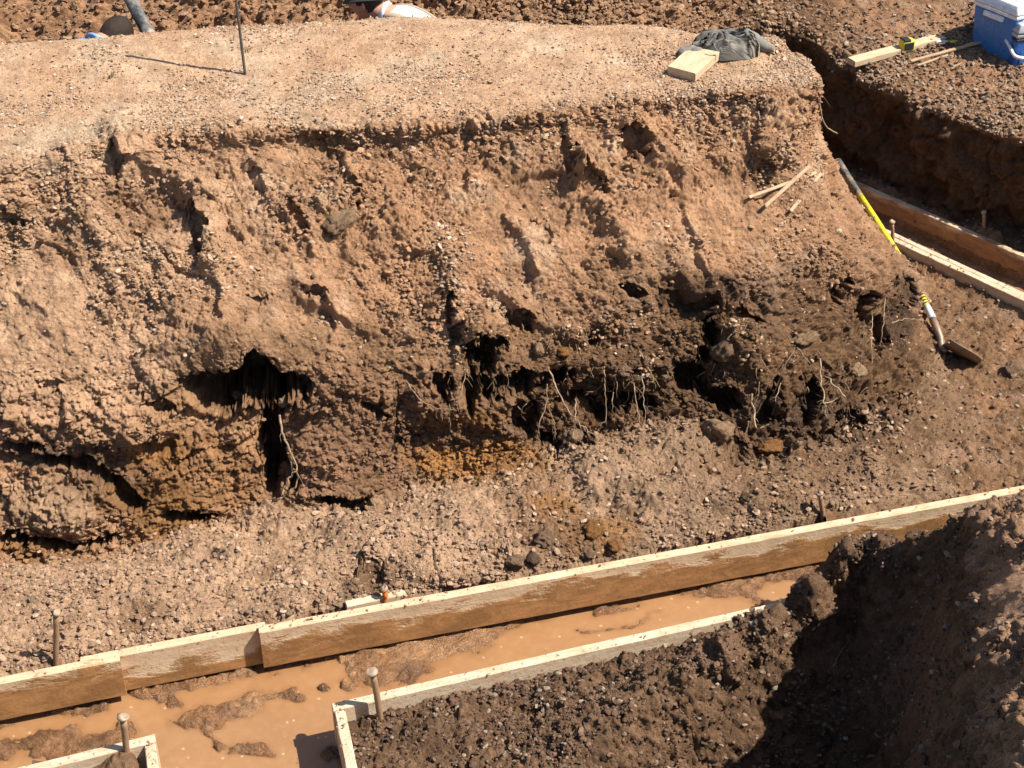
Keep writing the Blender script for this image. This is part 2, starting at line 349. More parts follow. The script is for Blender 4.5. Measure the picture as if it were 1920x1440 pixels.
# ribs: raised, steep on the left (shaded) side, easing off to the right
ribs = [(212, 262, 330, 350, 34, .055), (372, 380, 402, 500, 32, .075), (480, 330, 570, 450, 34, .055), (622, 335, 690, 420, 40, .035), (2, 378, 50, 440, 30, .05),
        (1066, 240, 1092, 330, 30, .045), (1168, 235, 1262, 345, 34, .075), (1090, 330, 1175, 480, 40, .055), (952, 425, 1008, 505, 30, .05), (700, 240, 800, 330, 44, .02),
        (850, 520, 858, 660, 30, .045), (1405, 280, 1420, 330, 26, .05), (1330, 590, 1400, 720, 46, .08), (600, 395, 650, 450, 34, .05), (1240, 520, 1370, 585, 44, .05),
        (930, 560, 1060, 640, 36, .06), (140, 420, 230, 520, 44, .03), (700, 430, 780, 560, 50, .02), (1500, 470, 1600, 560, 50, .03), (1600, 520, 1660, 640, 40, .045), (300, 560, 420, 640, 46, .035), (560, 560, 700, 620, 40, .035), (1420, 540, 1500, 640, 40, .03), (50, 560, 130, 640, 40, .035)]
for (x0, y0, x1, y1, wd, h) in ribs:
    s, t, e = segd(u_, v_, x0, y0, x1, y1)
    prof = np.where(s > 0, np.exp(-(s/(wd*1.5))**2), np.exp(-(s/(wd*.32))**2))*np.exp(-(e/(wd*.8))**2)
    D += visf*h*prof
# digger-tooth steps: sawtooth ribs running down to the right, cliffs on their left side
ph = (u*.82-v*.57)/118 + .9*fbm(V, 2.2, 2, 171) + .22*fbm(V, 9, 3, 172); fr = ph-np.floor(ph); kk = np.floor(ph)
saw = (1-fr)*sst(0, .10, fr); sm = sst(-.15, .35, fbm(V+kk[..., None]*3.1, 3.4, 2, 173))
D += up*sst(230, 300, v)*.045*saw*sm*sst(1750, 1500, u)
# scoops with smooth floors
for (cx, cy, rx, ry, an, d) in [(270, 392, 75, 40, -10, .05), (1005, 375, 75, 60, 40, .055), (900, 330, 80, 45, 50, .03), (560, 300, 60, 30, 30, .03), (110, 450, 60, 40, 30, .03), (1120, 470, 60, 30, 50, .03), (1440, 330, 42, 34, 0, .10),
                                (660, 265, 90, 22, 0, .03), (200, 640, 90, 50, 0, .025), (640, 640, 120, 60, 0, .03), (1000, 560, 60, 30, 40, .04), (1470, 560, 70, 50, 20, .03), (340, 300, 70, 30, 0, .02), (1300, 240, 90, 40, 20, .02), (780, 480, 40, 110, 10, .02)]:
    D -= visf*d*blob(u_, v_, cx, cy, rx, ry, an, 1.2)
# lumps standing proud
for (cx, cy, rx, ry, d) in [(640, 880, 90, 70, .07), (430, 640, 60, 35, .03), (910, 625, 40, 45, .05), (820, 740, 40, 40, .05), (1060, 660, 45, 40, .05), (1180, 690, 60, 40, .05), (1370, 660, 40, 50, .06), (1450, 640, 60, 50, .03), (1300, 810, 75, 50, .06), (1620, 700, 60, 50, .05), (1200, 880, 120, 50, .04),
                            (560, 960, 110, 40, .05), (330, 1030, 60, 25, .03), (90, 1070, 120, 25, .02), (800, 960, 60, 50, .03), (1560, 870, 90, 30, .03), (100, 960, 70, 40, .06), (300, 930, 120, 50, .04), (60, 760, 80, 50, .04), (210, 800, 90, 40, .05), (1530, 760, 60, 40, .03), (455, 650, 150, 50, .06), (450, 810, 120, 40, -.05), (120, 815, 150, 38, .02), (1290, 640, 60, 40, .05), (1100, 700, 140, 24, .035), (890, 620, 44, 30, .04), (1000, 930, 70, 34, .055), (1120, 905, 60, 28, .045), (880, 955, 60, 34, .045), (700, 1010, 80, 34, .045), (1300, 930, 90, 28, .045), (420, 1030, 90, 26, .035), (800, 1060, 70, 26, .035), (1450, 925, 60, 22, .035), (640, 1065, 50, 26, -.035), (960, 1005, 40, 26, -.035), (1150, 965, 40, 18, -.035), (500, 1005, 60, 18, -.025), (250, 1110, 70, 24, .025), (560, 1110, 50, 22, .025)]:
    D += visf*d*blob(u_, v_, cx, cy, rx, ry, 0, 1.0)
lump = clods(V, 9, 71, .75)
ck = clods(V, 26, 81, .5); cs = clods(V, 60, 91, .55)
sh1, sh2, sh3, sh4 = shards(V, 6.5, 72), shards(V, 15, 73), shards(V, 36, 74), shards(V, 80, 75)
rough_up = sst(-.25, .30, fbm(V, 3.2, 3, 55)); crag = face*np.maximum(.25*up+.75*rough_up*up, lowf)
rightdark = sst(880, 1150, u)*sst(430, 640, v+wn*60); crag = np.clip(crag + .5*rightdark*face, 0, 1.3)
D += lowf*(.028*lump + .016*fbm(V, 11, 4, 41, ridged=True)) + up*.012*fbm(V, 13, 4, 42, .6, True)
D += crag*(.017*sh1*(.5+.9*np.maximum(lowf, rightdark)) + .0140*sh2 + .0105*sh3 + .0065*sh4) + (face-np.minimum(crag, 1)*face)*(.0022*sh4+.003*sh3)
D += face*crag*(ck*.008 + cs*.004) 
D += berm*(.012*sh1*sst(-.2, .3, fbm(V, 2.5, 2, 59)) + .014*ck*sst(-.2, .3, fbm(V, 4, 2, 56)) + .006*cs + .010*sh2*sst(-.1, .4, fbm(V, 3.5, 2, 57)) + .0055*sh3 + .0035*sh4)
D += plateau*(.0018*sh4+.0022*sh3*sst(0, .4, fbm(V, 5, 2, 58)))
smoothclay = blob(u_, v_, 650, 860, 105, 80, 0, .6)
D = D*(1-.55*smoothclay*lowf)
# crumbling lip
lipz = np.exp(-((TR-3.05)/.35)**2); D += visf*lipz*(.022*fbm(V, 12, 3, 61) + .010*ck + .012*sh2+.007*sh3)
# hollows: pushed back into the bank and slightly upward so that a roof overhangs them
caves = [(418, 736, 70, 36, 0, .24), (498, 726, 58, 40, 0, .22), (548, 722, 30, 24, 20, .10), (512, 850, 27, 78, -4, .20), (540, 900, 18, 30, 0, .08), (893, 674, 26, 34, 15, .15), (880, 738, 18, 32, 0, .10), (925, 722, 20, 22, 0, .10), (975, 712, 30, 20, 0, .12), (985, 780, 26, 34, 20, .10),
         (1075, 748, 40, 12, 5, .07), (1175, 752, 46, 15, 5, .10), (1290, 708, 38, 26, 0, .13), (1345, 748, 46, 20, 25, .13), (1392, 850, 26, 20, 0, .06), (1430, 852, 30, 14, 0, .045), (1560, 826, 56, 12, -6, .05), (1640, 812, 30, 12, 0, .035), (115, 866, 52, 12, 5, .09), (200, 896, 46, 13, 20, .09), (238, 930, 34, 20, 30, .10), (60, 1018, 80, 13, 5, .10), (170, 1020, 56, 12, -12, .10), (350, 968, 56, 12, 10, .08),
         (375, 440, 15, 42, -12, .08), (1186, 272, 24, 26, 40, .09), (1108, 350, 24, 20, 20, .06), (215, 298, 13, 24, -20, .06), (552, 415, 10, 34, -25, .05), (1325, 640, 12, 40, 12, .09), (640, 952, 60, 16, 15, .08), (700, 1080, 22, 26, 0, .06), (940, 1040, 30, 14, 0, .05), (845, 600, 10, 50, 3, .05), (1520, 760, 18, 44, 5, .10), (1690, 560, 14, 40, 8, .05), (1640, 640, 14, 30, 0, .05), (20, 405, 22, 12, 30, .05), (1060, 300, 10, 34, -5, .05), (960, 600, 34, 12, 10, .06), (1250, 560, 30, 12, 5, .035), (742, 790, 5, 70, 0, .03), (1075, 830, 44, 14, 15, .07), (310, 840, 40, 16, 10, .05), (480, 560, 24, 10, 0, .03), (1010, 440, 22, 14, 40, .05), (1040, 705, 30, 12, 0, .09), (1110, 640, 18, 12, 0, .06), (1130, 770, 40, 14, 8, .12), (1215, 770, 30, 18, 0, .12), (1440, 770, 22, 40, 15, .08), (1480, 830, 26, 12, 0, .04), (1600, 800, 26, 18, 0, .07), (1180, 545, 26, 12, 10, .06), (1310, 575, 34, 10, 5, .04), (1390, 600, 16, 22, 0, .05), (1560, 555, 14, 26, 10, .06), (1610, 590, 12, 30, 0, .06), (930, 650, 16, 14, 0, .06), (1030, 830, 30, 16, 10, .12), (700, 770, 24, 10, 10, .05), (830, 720, 14, 22, 0, .07), (590, 560, 20, 8, 0, .03), (660, 370, 14, 22, 20, .05), (640, 275, 46, 9, 5, .04), (480, 345, 26, 10, 40, .04), (100, 720, 30, 10, 10, .03), (300, 770, 30, 10, 0, .05), (40, 835, 40, 10, 0, .06)]
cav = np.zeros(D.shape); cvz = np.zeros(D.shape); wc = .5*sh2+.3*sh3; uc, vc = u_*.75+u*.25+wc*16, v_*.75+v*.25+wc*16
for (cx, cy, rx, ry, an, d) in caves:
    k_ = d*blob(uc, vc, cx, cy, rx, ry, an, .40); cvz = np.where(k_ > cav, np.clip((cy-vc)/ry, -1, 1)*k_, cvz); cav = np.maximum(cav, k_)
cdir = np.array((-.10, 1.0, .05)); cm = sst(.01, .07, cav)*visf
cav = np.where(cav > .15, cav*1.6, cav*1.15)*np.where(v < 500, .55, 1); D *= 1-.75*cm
V1 = V + N0*D[..., None]*np.where(TR < 1, .5, 1)[..., None]
V1 = V1 + (cav*visf*sst(3.0, 3.3, TR))[..., None]*cdir; V1[..., 2] += cvz*.40*visf*sst(3.0, 3.3, TR)
N1 = normals(V1); N1 *= np.sign((N1*N0).sum(-1, keepdims=True)+1e-6)
V1 = V1 + N1*(cm*(.012*shards(V1, 15, 76) + .007*shards(V1, 36, 77)))[..., None]
# colour
c = np.zeros(V.shape); c[:] = TAN
nz = fbm(V, 5, 4, 101); nf = fbm(V, 22, 3, 102)
c = lerp(c, PALE, plateau*(.55+.4*nz)); c = lerp(c, np.array((.47, .36, .255)), plateau*sst(.1, .5, fbm(V, 3.5, 3, 105))*.6)
c = lerp(c, TAN*.86, up*sst(-.1, .6, nz)*.8); c = lerp(c, PALE*.95, up*sst(.05, .5, fbm(V, 6, 3, 108))*.6); c = lerp(c, PALE*.95, sst(700, 200, u)*face*sst(900, 700, v)*.35)
c = lerp(c, TAN*.68, up*sst(.15, .6, fbm(V, 9, 3, 110))*.5)
c = lerp(c, BROWN*1.2, sst(560, 740, v+nz*160)*sst(3.4, 4, TR)*sst(350, 700, u+nf*60)*.9*(1-berm*.7))
c = lerp(c, BROWN*.85, sst(520, 640, v+nz*120)*sst(930, 1100, u+nf*80)*face*.75)
c = lerp(c, BERM, berm)
c = lerp(c, BERM*1.1, sst(.1, .5, nz)*berm*.6); c = lerp(c, BROWN*1.3, berm*sst(.12, .5, fbm(V, 4.5, 3, 120))*.75)
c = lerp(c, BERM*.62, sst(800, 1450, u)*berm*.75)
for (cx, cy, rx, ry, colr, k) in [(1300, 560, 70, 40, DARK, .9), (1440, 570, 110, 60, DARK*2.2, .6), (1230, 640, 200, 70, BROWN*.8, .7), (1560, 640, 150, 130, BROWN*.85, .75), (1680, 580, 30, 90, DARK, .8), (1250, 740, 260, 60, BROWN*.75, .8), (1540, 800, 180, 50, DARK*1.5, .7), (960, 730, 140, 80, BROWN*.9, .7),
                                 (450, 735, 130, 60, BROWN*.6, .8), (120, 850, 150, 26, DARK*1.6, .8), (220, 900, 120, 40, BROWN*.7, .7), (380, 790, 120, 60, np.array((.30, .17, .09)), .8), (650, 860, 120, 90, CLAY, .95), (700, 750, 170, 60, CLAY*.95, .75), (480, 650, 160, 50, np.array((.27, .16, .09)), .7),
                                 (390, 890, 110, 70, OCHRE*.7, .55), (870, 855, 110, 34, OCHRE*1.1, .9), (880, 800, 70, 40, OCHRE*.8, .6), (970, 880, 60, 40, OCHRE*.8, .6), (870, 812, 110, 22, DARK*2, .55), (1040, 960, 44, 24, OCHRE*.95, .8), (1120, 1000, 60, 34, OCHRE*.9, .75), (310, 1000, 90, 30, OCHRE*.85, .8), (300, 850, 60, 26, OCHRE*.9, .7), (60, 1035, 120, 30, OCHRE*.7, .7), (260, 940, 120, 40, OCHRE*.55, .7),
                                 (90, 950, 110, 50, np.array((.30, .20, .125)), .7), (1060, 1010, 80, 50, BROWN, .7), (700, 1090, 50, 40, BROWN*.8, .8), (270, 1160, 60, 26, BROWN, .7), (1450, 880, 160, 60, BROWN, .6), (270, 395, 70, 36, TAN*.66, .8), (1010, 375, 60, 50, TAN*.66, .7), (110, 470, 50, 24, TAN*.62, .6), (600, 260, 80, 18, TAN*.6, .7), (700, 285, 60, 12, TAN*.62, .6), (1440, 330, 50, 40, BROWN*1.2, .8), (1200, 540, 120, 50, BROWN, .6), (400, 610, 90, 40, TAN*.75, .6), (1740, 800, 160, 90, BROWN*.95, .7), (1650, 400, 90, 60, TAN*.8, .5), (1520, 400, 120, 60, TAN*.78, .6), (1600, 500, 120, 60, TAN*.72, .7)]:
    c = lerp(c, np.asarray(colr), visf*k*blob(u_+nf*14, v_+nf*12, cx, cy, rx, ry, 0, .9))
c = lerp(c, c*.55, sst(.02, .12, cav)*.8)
c *= (1 + .14*nf + .10*(ck-.3))[..., None]
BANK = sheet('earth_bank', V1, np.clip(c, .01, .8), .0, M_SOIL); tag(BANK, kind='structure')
bank_V, bank_u, bank_v, bank_d = V1.reshape(-1, 3), *[a.ravel() for a in proj(V1)]
SURF = [(bank_V, bank_u, bank_v, bank_d, normals(V1).reshape(-1, 3)*np.sign(normals(V1)[100:150, 200:600, 2].mean()))]
def surf(px, py, which=0, r=5):
    P, a, b, d, n = SURF[which]; m = (np.abs(a-px) < r) & (np.abs(b-py) < r)
    while not m.any():
        r *= 1.6; m = (np.abs(a-px) < r) & (np.abs(b-py) < r)
    k = np.flatnonzero(m); k = k[d[k] < d[k].min()+.06]; j = k[np.argmin((a[k]-px)**2+(b[k]-py)**2)]
    return P[j].copy(), n[j].copy()
BK = dict(V=V1, N=N0, TR=TR, u=u, v=v, plateau=plateau, face=face, berm=berm, up=up, lowf=lowf, col=c, cav=cav)

# ================================================================== FAR GROUND (spoil slope behind the back trench, ground under the coolers)
edge = [(-5.5, 8.25, .58), (-3.5, 8.25, .58), (-1.6, 8.25, .60), (0, 8.3, .62), (.75, 8.3, .62), (1.25, 8.5, .60)] + [tuple(W(*q)) for q in ((1478, 56, .58), (1590, 128, .55), (1655, 163, .52), (1745, 208, .50), (1835, 240, .50), (1920, 268, .49), (2200, 380, .45))] + [(5.0, 5.2, .4)]
edge = np.array(edge); tn = np.gradient(edge, axis=0); nin = np.stack([-tn[:, 1], tn[:, 0], 0*tn[:, 0]], -1); nin /= np.linalg.norm(nin, axis=1, keepdims=True)
heap = np.array([1, 1, 1, 1, .9, .7, .25, .05, 0, 0, 0, 0, 0, 0]); R = []
def frow(d, z, zh):
    q = edge + nin*d; q[:, 2] = edge[:, 2]*0 + (edge[:, 2]+z)*(1-heap) + (edge[:, 2]+zh)*heap; return q
q = edge - nin*1.0; q[:, 2] = -.16; R.append(q); q = edge - nin*.06; q[:, 2] = -.12; R.append(q)
R += [frow(.0, -.28, -.25), frow(0, 0, 0), frow(.22, .05, .13), frow(.6, .10, .40), frow(1.3, .16, .78), frow(3.0, .3, 1.0), frow(6, .4, .9)]
V, TR, TC = loft(R, [8, 22, 36, 34, 40, 50, 24, 6], [20, 80, 110, 110, 56, 50, 34, 44, 36, 40, 36, 36, 30])
N0 = normals(V); N0 *= np.sign(N0[120, 300, 2]); u, v, _ = proj(V)
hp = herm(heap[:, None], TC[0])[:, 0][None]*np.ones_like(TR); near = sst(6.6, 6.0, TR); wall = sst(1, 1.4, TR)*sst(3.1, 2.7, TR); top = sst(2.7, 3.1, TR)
ck = clods(V, 11, 301, .75); ck2 = clods(V, 27, 311, .6); ck3 = clods(V, 62, 321, .5)
vm = .35+1.1*sst(-.2, .45, fbm(V, 1.7, 3, 333)); D = near*(.10*fbm(V, 2.4, 4, 331)*(.3+.7*hp) + top*(hp*vm*(.05*ck+.022*ck2) + (1-hp)*(.02*ck*sst(0, .4, fbm(V, 2.5, 2, 336))+.014*ck2) + .007*ck3) + wall*(.035*ck+.016*ck2+.03*fbm(V, 7, 3, 341)+.004*ck3))
D += near*(hp*top*(.03*shards(V, 8, 336)+.016*shards(V, 20, 337)) + .007*shards(V, 45, 338) + wall*(.03*shards(V, 7, 339)+.012*shards(V, 20, 340)) + (1-hp)*top*.010*shards(V, 20, 334))
D += near*np.exp(-((TR-3)/.5)**2)*.05*fbm(V, 4, 3, 335)
V1 = V + N0*D[..., None]
V1[..., :] += (near*wall*.05*sst(0, .3, fbm(V, 5, 2, 351)))[..., None]*np.array((.5, .8, 0))
c = np.zeros(V.shape); c[:] = RED*1.02; n1 = fbm(V, 4, 4, 361)
c = lerp(c, np.array((.36, .22, .13)), sst(-.1, .5, n1)*hp*.8); c = lerp(c, BROWN*1.3, (1-hp)*.85*top*sst(-.4, .3, n1)); c = lerp(c, np.array((.28, .185, .125)), (1-hp)*top*sst(.0, .5, fbm(V, 7, 3, 366))*.7)
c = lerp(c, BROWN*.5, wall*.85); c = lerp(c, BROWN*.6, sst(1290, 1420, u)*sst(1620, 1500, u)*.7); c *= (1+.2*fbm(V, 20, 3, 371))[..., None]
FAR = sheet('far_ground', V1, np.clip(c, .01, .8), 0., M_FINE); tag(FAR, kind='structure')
P = proj(V1); SURF.append((V1.reshape(-1, 3), P[0].ravel(), P[1].ravel(), P[2].ravel(), N0.reshape(-1, 3)))
# level ground all round the dig, out to the horizon
o4, i4 = [(-400, -400), (400, -400), (400, 400), (-400, 400)], [(-5.2, .6), (4.6, .6), (4.6, 11.5), (-5.2, 11.5)]
me = poly_mesh('ground', [(*p, .9) for p in o4]+[(*p, .9) for p in i4], [(0, 1, 5, 4), (1, 2, 6, 5), (2, 3, 7, 6), (3, 0, 4, 7)], False)
at_ = me.attributes.new('col', 'FLOAT_COLOR', 'POINT'); at_.data.foreach_set('color', np.tile([*BERM, 1.], 8).astype(np.float32)); tag(mkobj('ground', me, M_SOIL), kind='structure')
FG = dict(V=V1, N=N0, TR=TR, u=u, v=v, heap=hp, top=top, wall=wall)

# ================================================================== TRENCH FLOOR at the right, with the side footing's channel
x = np.linspace(1.3, 3.3, 240); y = np.linspace(4.3, 8.8, 470); X, Y = np.meshgrid(x, y); V = np.stack([X, Y, 0*X], -1)
ra0, ra1 = W(1608, 347, 0), W(1920, 482, 0); rb0, rb1 = W(1663, 445, 0), W(1920, 566, 0)     # far / near side form, top front edges
dr = (ra1-ra0); dr /= np.linalg.norm(dr); nr = np.array((-dr[1], dr[0], 0))                 # nr points away-right
sA = (V-ra0) @ nr; sB = (V-rb0) @ nr
inch = sst(-.02, .03, sB)*sst(.02, -.03, sA)
H = -.05 + .03*fbm(V, 2.5, 3, 401) + .022*clods(V, 12, 411, .5) + .012*clods(V, 28, 421, .55) + .005*clods(V, 62, 431, .5) + .010*shards(V, 16, 432) + .006*shards(V, 40, 433)
H += .05*np.exp(-((sA-.10)/.06)**2)*sst(-.2, .3, fbm(V, 5, 3, 435)) 
H -= .03*sst(.0, -.05, sB)*sst(-.18, -.08, sB)
H = H*(1-inch) + inch*(-.215 + .03*fbm(V, 6, 3, 441))
bl0, bl1 = W(487, 1187, 0), W(2080, 891, 0); bd_ = (bl1-bl0)/np.linalg.norm(bl1-bl0); dB = -(V[..., 0]-bl0[0])*bd_[1]+(V[..., 1]-bl0[1])*bd_[0]
H = np.where(dB < .045, -.6, H); V[..., 2] = H
n1 = fbm(V, 5, 3, 451); c = np.zeros(V.shape); c[:] = BROWN*1.15; c = lerp(c, np.array((.24, .15, .095)), sst(0, .5, n1)*.8); c = lerp(c, np.array((.30, .16, .085)), sst(.1, .5, fbm(V, 3, 3, 456))*.6); c = lerp(c, MUDC*.8, inch); c = lerp(c, BROWN*.7, sst(.05, .3, sA))
FLOOR = sheet('trench_floor', V, np.clip(c*(1+.2*fbm(V, 24, 2, 461))[..., None], .01, .8), inch*.5, M_FINE); tag(FLOOR, kind='structure')
P = proj(V); SURF.append((V.reshape(-1, 3), P[0].ravel(), P[1].ravel(), P[2].ravel(), np.tile([0, 0, 1.], (V.size//3, 1))))
TF = dict(V=V.copy(), inch=inch, sA=sA, sB=sB, u=P[0], v=P[1])
q = [rb0-dr*.3+nr*.02, rb1+dr*1.2+nr*.02, ra1+dr*1.2-nr*.0, ra0-dr*.3-nr*.0]
me = poly_mesh('side_footing_water', [(*p[:2], -.195) for p in q], [(0, 1, 2, 3)], False); tag(mkobj('side_footing_water', me, M_WATER), kind='structure')

# ================================================================== MAIN FOOTING: mud bed and standing water
pc = [-420, 0, 300, 560, 650, 760, 960, 1200, 1450, 1580]
def farln(p): return ip(p, [-420, 0, 480, 960, 1920], [1366, 1281, 1190, 1098, 920])
top_r = [W(p, farln(p)+45, -.26) + np.array((-.02, .10, 0)) for p in pc]
bot_r = [W(p, {True: 1640, False: 0}[p < 600] or ip(p, [650, 960, 1450, 1600], [1640, 1350, 1225, 1170]), -.26) for p in pc]
V, TR, TC = loft([top_r, bot_r], [170], [40, 64, 66, 56, 22, 26, 44, 48, 46], .5)
u, v, _ = proj(V); wn = fbm(V, 10, 3, 501); wn2 = fbm(V, 10, 3, 511); uu, vv = u+wn*30, v+wn2*16
fl = farln(u)+72                                       # where the far form's lower edge meets the mud
H = -.266 + .012*fbm(V, 5, 3, 521)
H += .048*np.exp(-np.maximum(0, vv-fl-6)**2/(20.**2))*sst(-.45, .05, fbm(V, 4, 2, 531))*sst(-6, 8, vv-fl)
for (x0, y0, x1, y1, wd, h) in [(350, 1362, 480, 1330, 26, .075), (480, 1328, 560, 1302, 18, .05), (400, 1385, 440, 1352, 16, .05), (405, 1415, 408, 1395, 8, .05), (440, 1412, 500, 1425, 14, .055), (0, 1420, 130, 1395, 24, .07), (100, 1440, 240, 1385, 26, .07), (0, 1350, 150, 1320, 26, .07), (150, 1350, 200, 1330, 16, .06), (640, 1225, 690, 1250, 22, .055), (660, 1290, 760, 1265, 40, .06), (768, 1285, 770, 1240, 8, .05), (700, 1250, 900, 1215, 36, .055), (1080, 1205, 1240, 1165, 7, .055), (1330, 1120, 1420, 1130, 20, .06), (1120, 1165, 1200, 1145, 12, .05), (1330, 1090, 1500, 1060, 18, .06), (1450, 1085, 1560, 1040, 26, .06), (250, 1290, 460, 1262, 20, .06), (240, 1300, 330, 1330, 12, .045)]:
    s, t, e = segd(uu, vv, x0, y0, x1, y1); H += .78*h*np.exp(-(s/wd)**2-(e/wd)**2)
for (cx, cy, rx, ry, h) in [(560, 1322, 20, 9, .075), (608, 1303, 15, 8, .07), (648, 1300, 8, 5, .05), (480, 1415, 26, 14, .06), (415, 1412, 14, 8, .05), (620, 1425, 26, 20, .05), (230, 1370, 20, 8, .03)]:
    H += h*np.exp(-((u-cx)/rx)**2-((v-cy)/ry)**2)
H = np.minimum(H, -.215+.25*(H+.215)); H += sst(-.262, -.235, H)*(.020*fbm(V, 13, 4, 562, .6)+.006*shards(V, 40, 563)); emer = sst(-.235, -.222, H)
V[..., 2] = H + emer*(.008*clods(V, 34, 541, .5) + .006*clods(V, 75, 551, .5) + .004*shards(V, 60, 561))
c = np.zeros(V.shape); c[:] = MUDC; c = lerp(c, MUDC*.72, sst(-.1, .4, fbm(V, 8, 3, 571))); c = lerp(c, np.array((.33, .18, .085)), sst(.1, .5, fbm(V, 5, 3, 581))*.7)
tag(sheet('footing_mud', V, np.clip(c, .01, .8), 1., M_MUD), kind='structure')
P = proj(V); SURF.append((V.reshape(-1, 3), P[0].ravel(), P[1].ravel(), P[2].ravel(), np.tile([0, 0, 1.], (V.size//3, 1))))
Vw = V[::2, ::2].copy(); dep = np.maximum(0, -.226-Vw[..., 2]); Vw[..., 2] = -.226
o = sheet('muddy_water', Vw, np.broadcast_to(MUDC, Vw.shape), np.exp(-dep/.012), M_WATER); tag(o, kind='structure')
# ================================================================== FOREGROUND SPOIL (dark loose soil, deep pit at the lower right)
left = [(670, 1400, -.06), (730, 1345, -.05), (850, 1300, -.05), (1000, 1258, -.06), (1180, 1212, -.08), (1300, 1182, -.08), (700, 1500, -.05), (850, 1420, -.03), (1000, 1330, -.05), (1150, 1280, -.05), (1280, 1228, -.03), (1375, 1168, -.08), (1430, 1146, -.05), (900, 1560, -.06), (960, 1400, -.04), (640, 1560, -.06)]
ridge = [(1590, 1016, .23), (1530, 1080, .23), (1460, 1148, .22), (1380, 1212, .20), (1290, 1270, .16), (1180, 1330, .11), (1060, 1394, .06), (940, 1460, .02)]
crest = [(1650, 1008, .26), (1720, 998, .36), (1780, 984, .52), (1830, 975, .68), (1890, 970, .76), (1970, 964, .80), (2110, 945, .85)]
bankp = [(1850, 1030, .73), (1872, 1110, .84), (1892, 1200, .90), (1917, 1300, .95), (1952, 1440, .97), (2050, 1100, .86), (2050, 1300, .95), (2020, 1520, 1.0)]
wedge = [(1808, 1050, .64), (1815, 1120, .78), (1824, 1190, .87), (1850, 1320, .92), (1885, 1450, .95), (1930, 1600, .96)]
floorp = [(1600, 1440, -.38), (1500, 1440, -.32), (1400, 1440, -.24), (1300, 1440, -.15), (1200, 1450, -.08), (1520, 1290, -.24), (1420, 1335, -.14), (1600, 1200, -.20), (1560, 1600, -.5), (1400, 1620, -.4), (1100, 1620, -.12)]
C = [W(*q) for q in left+ridge+crest+bankp+wedge+floorp]
for q in crest[:2]: C += [W(*q)+np.array((-.02, -.08, -.10)), W(*q)+np.array((-.05, -.18, -.45))]
for q in wedge: C += [W(*q)+np.array((-.07, -.01, -.50)), W(*q)+np.array((-.14, -.01, -W(*q)[2]-.34))]
for q in crest[:3]+ridge[:3]: C += [W(*q)+np.array((-.02, .10, -.12)), W(*q)+np.array((-.04, .22, -.55))]
C = np.array(C); C2 = C[:, :2]; Kc = np.hypot(C2[:, None, 0]-C2[None, :, 0], C2[:, None, 1]-C2[None, :, 1]) - .004*np.eye(len(C))
A_ = np.block([[Kc, np.ones((len(C), 1))], [np.ones((1, len(C))), np.zeros((1, 1))]]); wts = np.linalg.solve(A_, np.append(C[:, 2], 0))
gx = np.linspace(-.62, 2.30, 460); gy = np.linspace(4.70, 2.20, 400); X, Y = np.meshgrid(gx, gy); H = np.full(X.shape, wts[-1])
for k in range(len(C)): H += wts[k]*np.hypot(X-C2[k, 0], Y-C2[k, 1])
n_a, n_b, n_c = W(626, 1333, 0), W(1500, 1132, 0), W(650, 1452, 0)          # near form and its return
dn = (n_b-n_a)/np.linalg.norm(n_b-n_a); nn_ = np.array((-dn[1], dn[0])); dN = (X-n_a[0])*nn_[0]+(Y-n_a[1])*nn_[1]; aN = (X-n_a[0])*dn[0]+(Y-n_a[1])*dn[1]
over = sst(W(1435, 1148, 0)[0], W(1510, 1110, 0)[0], X); H = np.where(dN > .004, np.minimum(H, -.55+over*1.2-(dN > .30)*.0), H)
de = (n_c-n_a)/np.linalg.norm(n_c-n_a); dE = (X-n_a[0])*de[1]-(Y-n_a[1])*de[0]; H = np.where(-dE < .030, -.55, H)
V = np.stack([X, Y, H], -1); V = smooth2(V, 1); TR = np.ones(X.shape)*2.; N0 = normals(V); N0 *= np.sign(N0[250, 100, 2]); u, v, _ = proj(V)
keep = sst(.03, .09, np.minimum(-dE, 1))*np.clip(1-sst(-.02, .0, dN)*(1-over), 0, 1)
ck = clods(V, 13, 621, .6); ck2 = clods(V, 30, 631, .7); ck3 = clods(V, 66, 641, .75)
D = .022*fbm(V, 4, 3, 651) + .010*shards(V, 10, 652) + .014*ck2 + .0065*ck3
D += .013*shards(V, 6, 654) + .015*shards(V, 14, 655) + .009*shards(V, 34, 656) + .005*shards(V, 75, 657)
flat = blob(u, v, 1900, 1110, 60, 60, 0, 1.); D *= 1-.75*flat
smoothwall = blob(u, v, 1690, 1260, 150, 150, 0, 1.); D = D*(1-.35*smoothwall)*(.25+.75*keep)
V1 = V + N0*D[..., None]
n1 = fbm(V, 6, 3, 661); c = np.zeros(V.shape); c[:] = FORE; c = lerp(c, FORE*.72, sst(-.1, .4, n1)); c = lerp(c, FORE*1.3, sst(.15, .5, fbm(V, 14, 3, 671))*.7); c = lerp(c, np.array((.33, .205, .135)), flat); c = lerp(c, CLAY*.9, smoothwall*.6); c = lerp(c, np.array((.33, .195, .118)), sst(1800, 1850, u)*.85); c *= (1+.2*(ck3-.3))[..., None]  # last lerp paints sunlight into the colour of the strip right of the pit
tag(sheet('spoil_mound', V1, np.clip(c, .01, .8), .12, M_FINE), kind='structure')
P = proj(V1); SURF.append((V1.reshape(-1, 3), P[0].ravel(), P[1].ravel(), P[2].ravel(), N0.reshape(-1, 3)))
FM = dict(V=V1, N=N0, TR=TR, u=u, v=v, flat=flat)
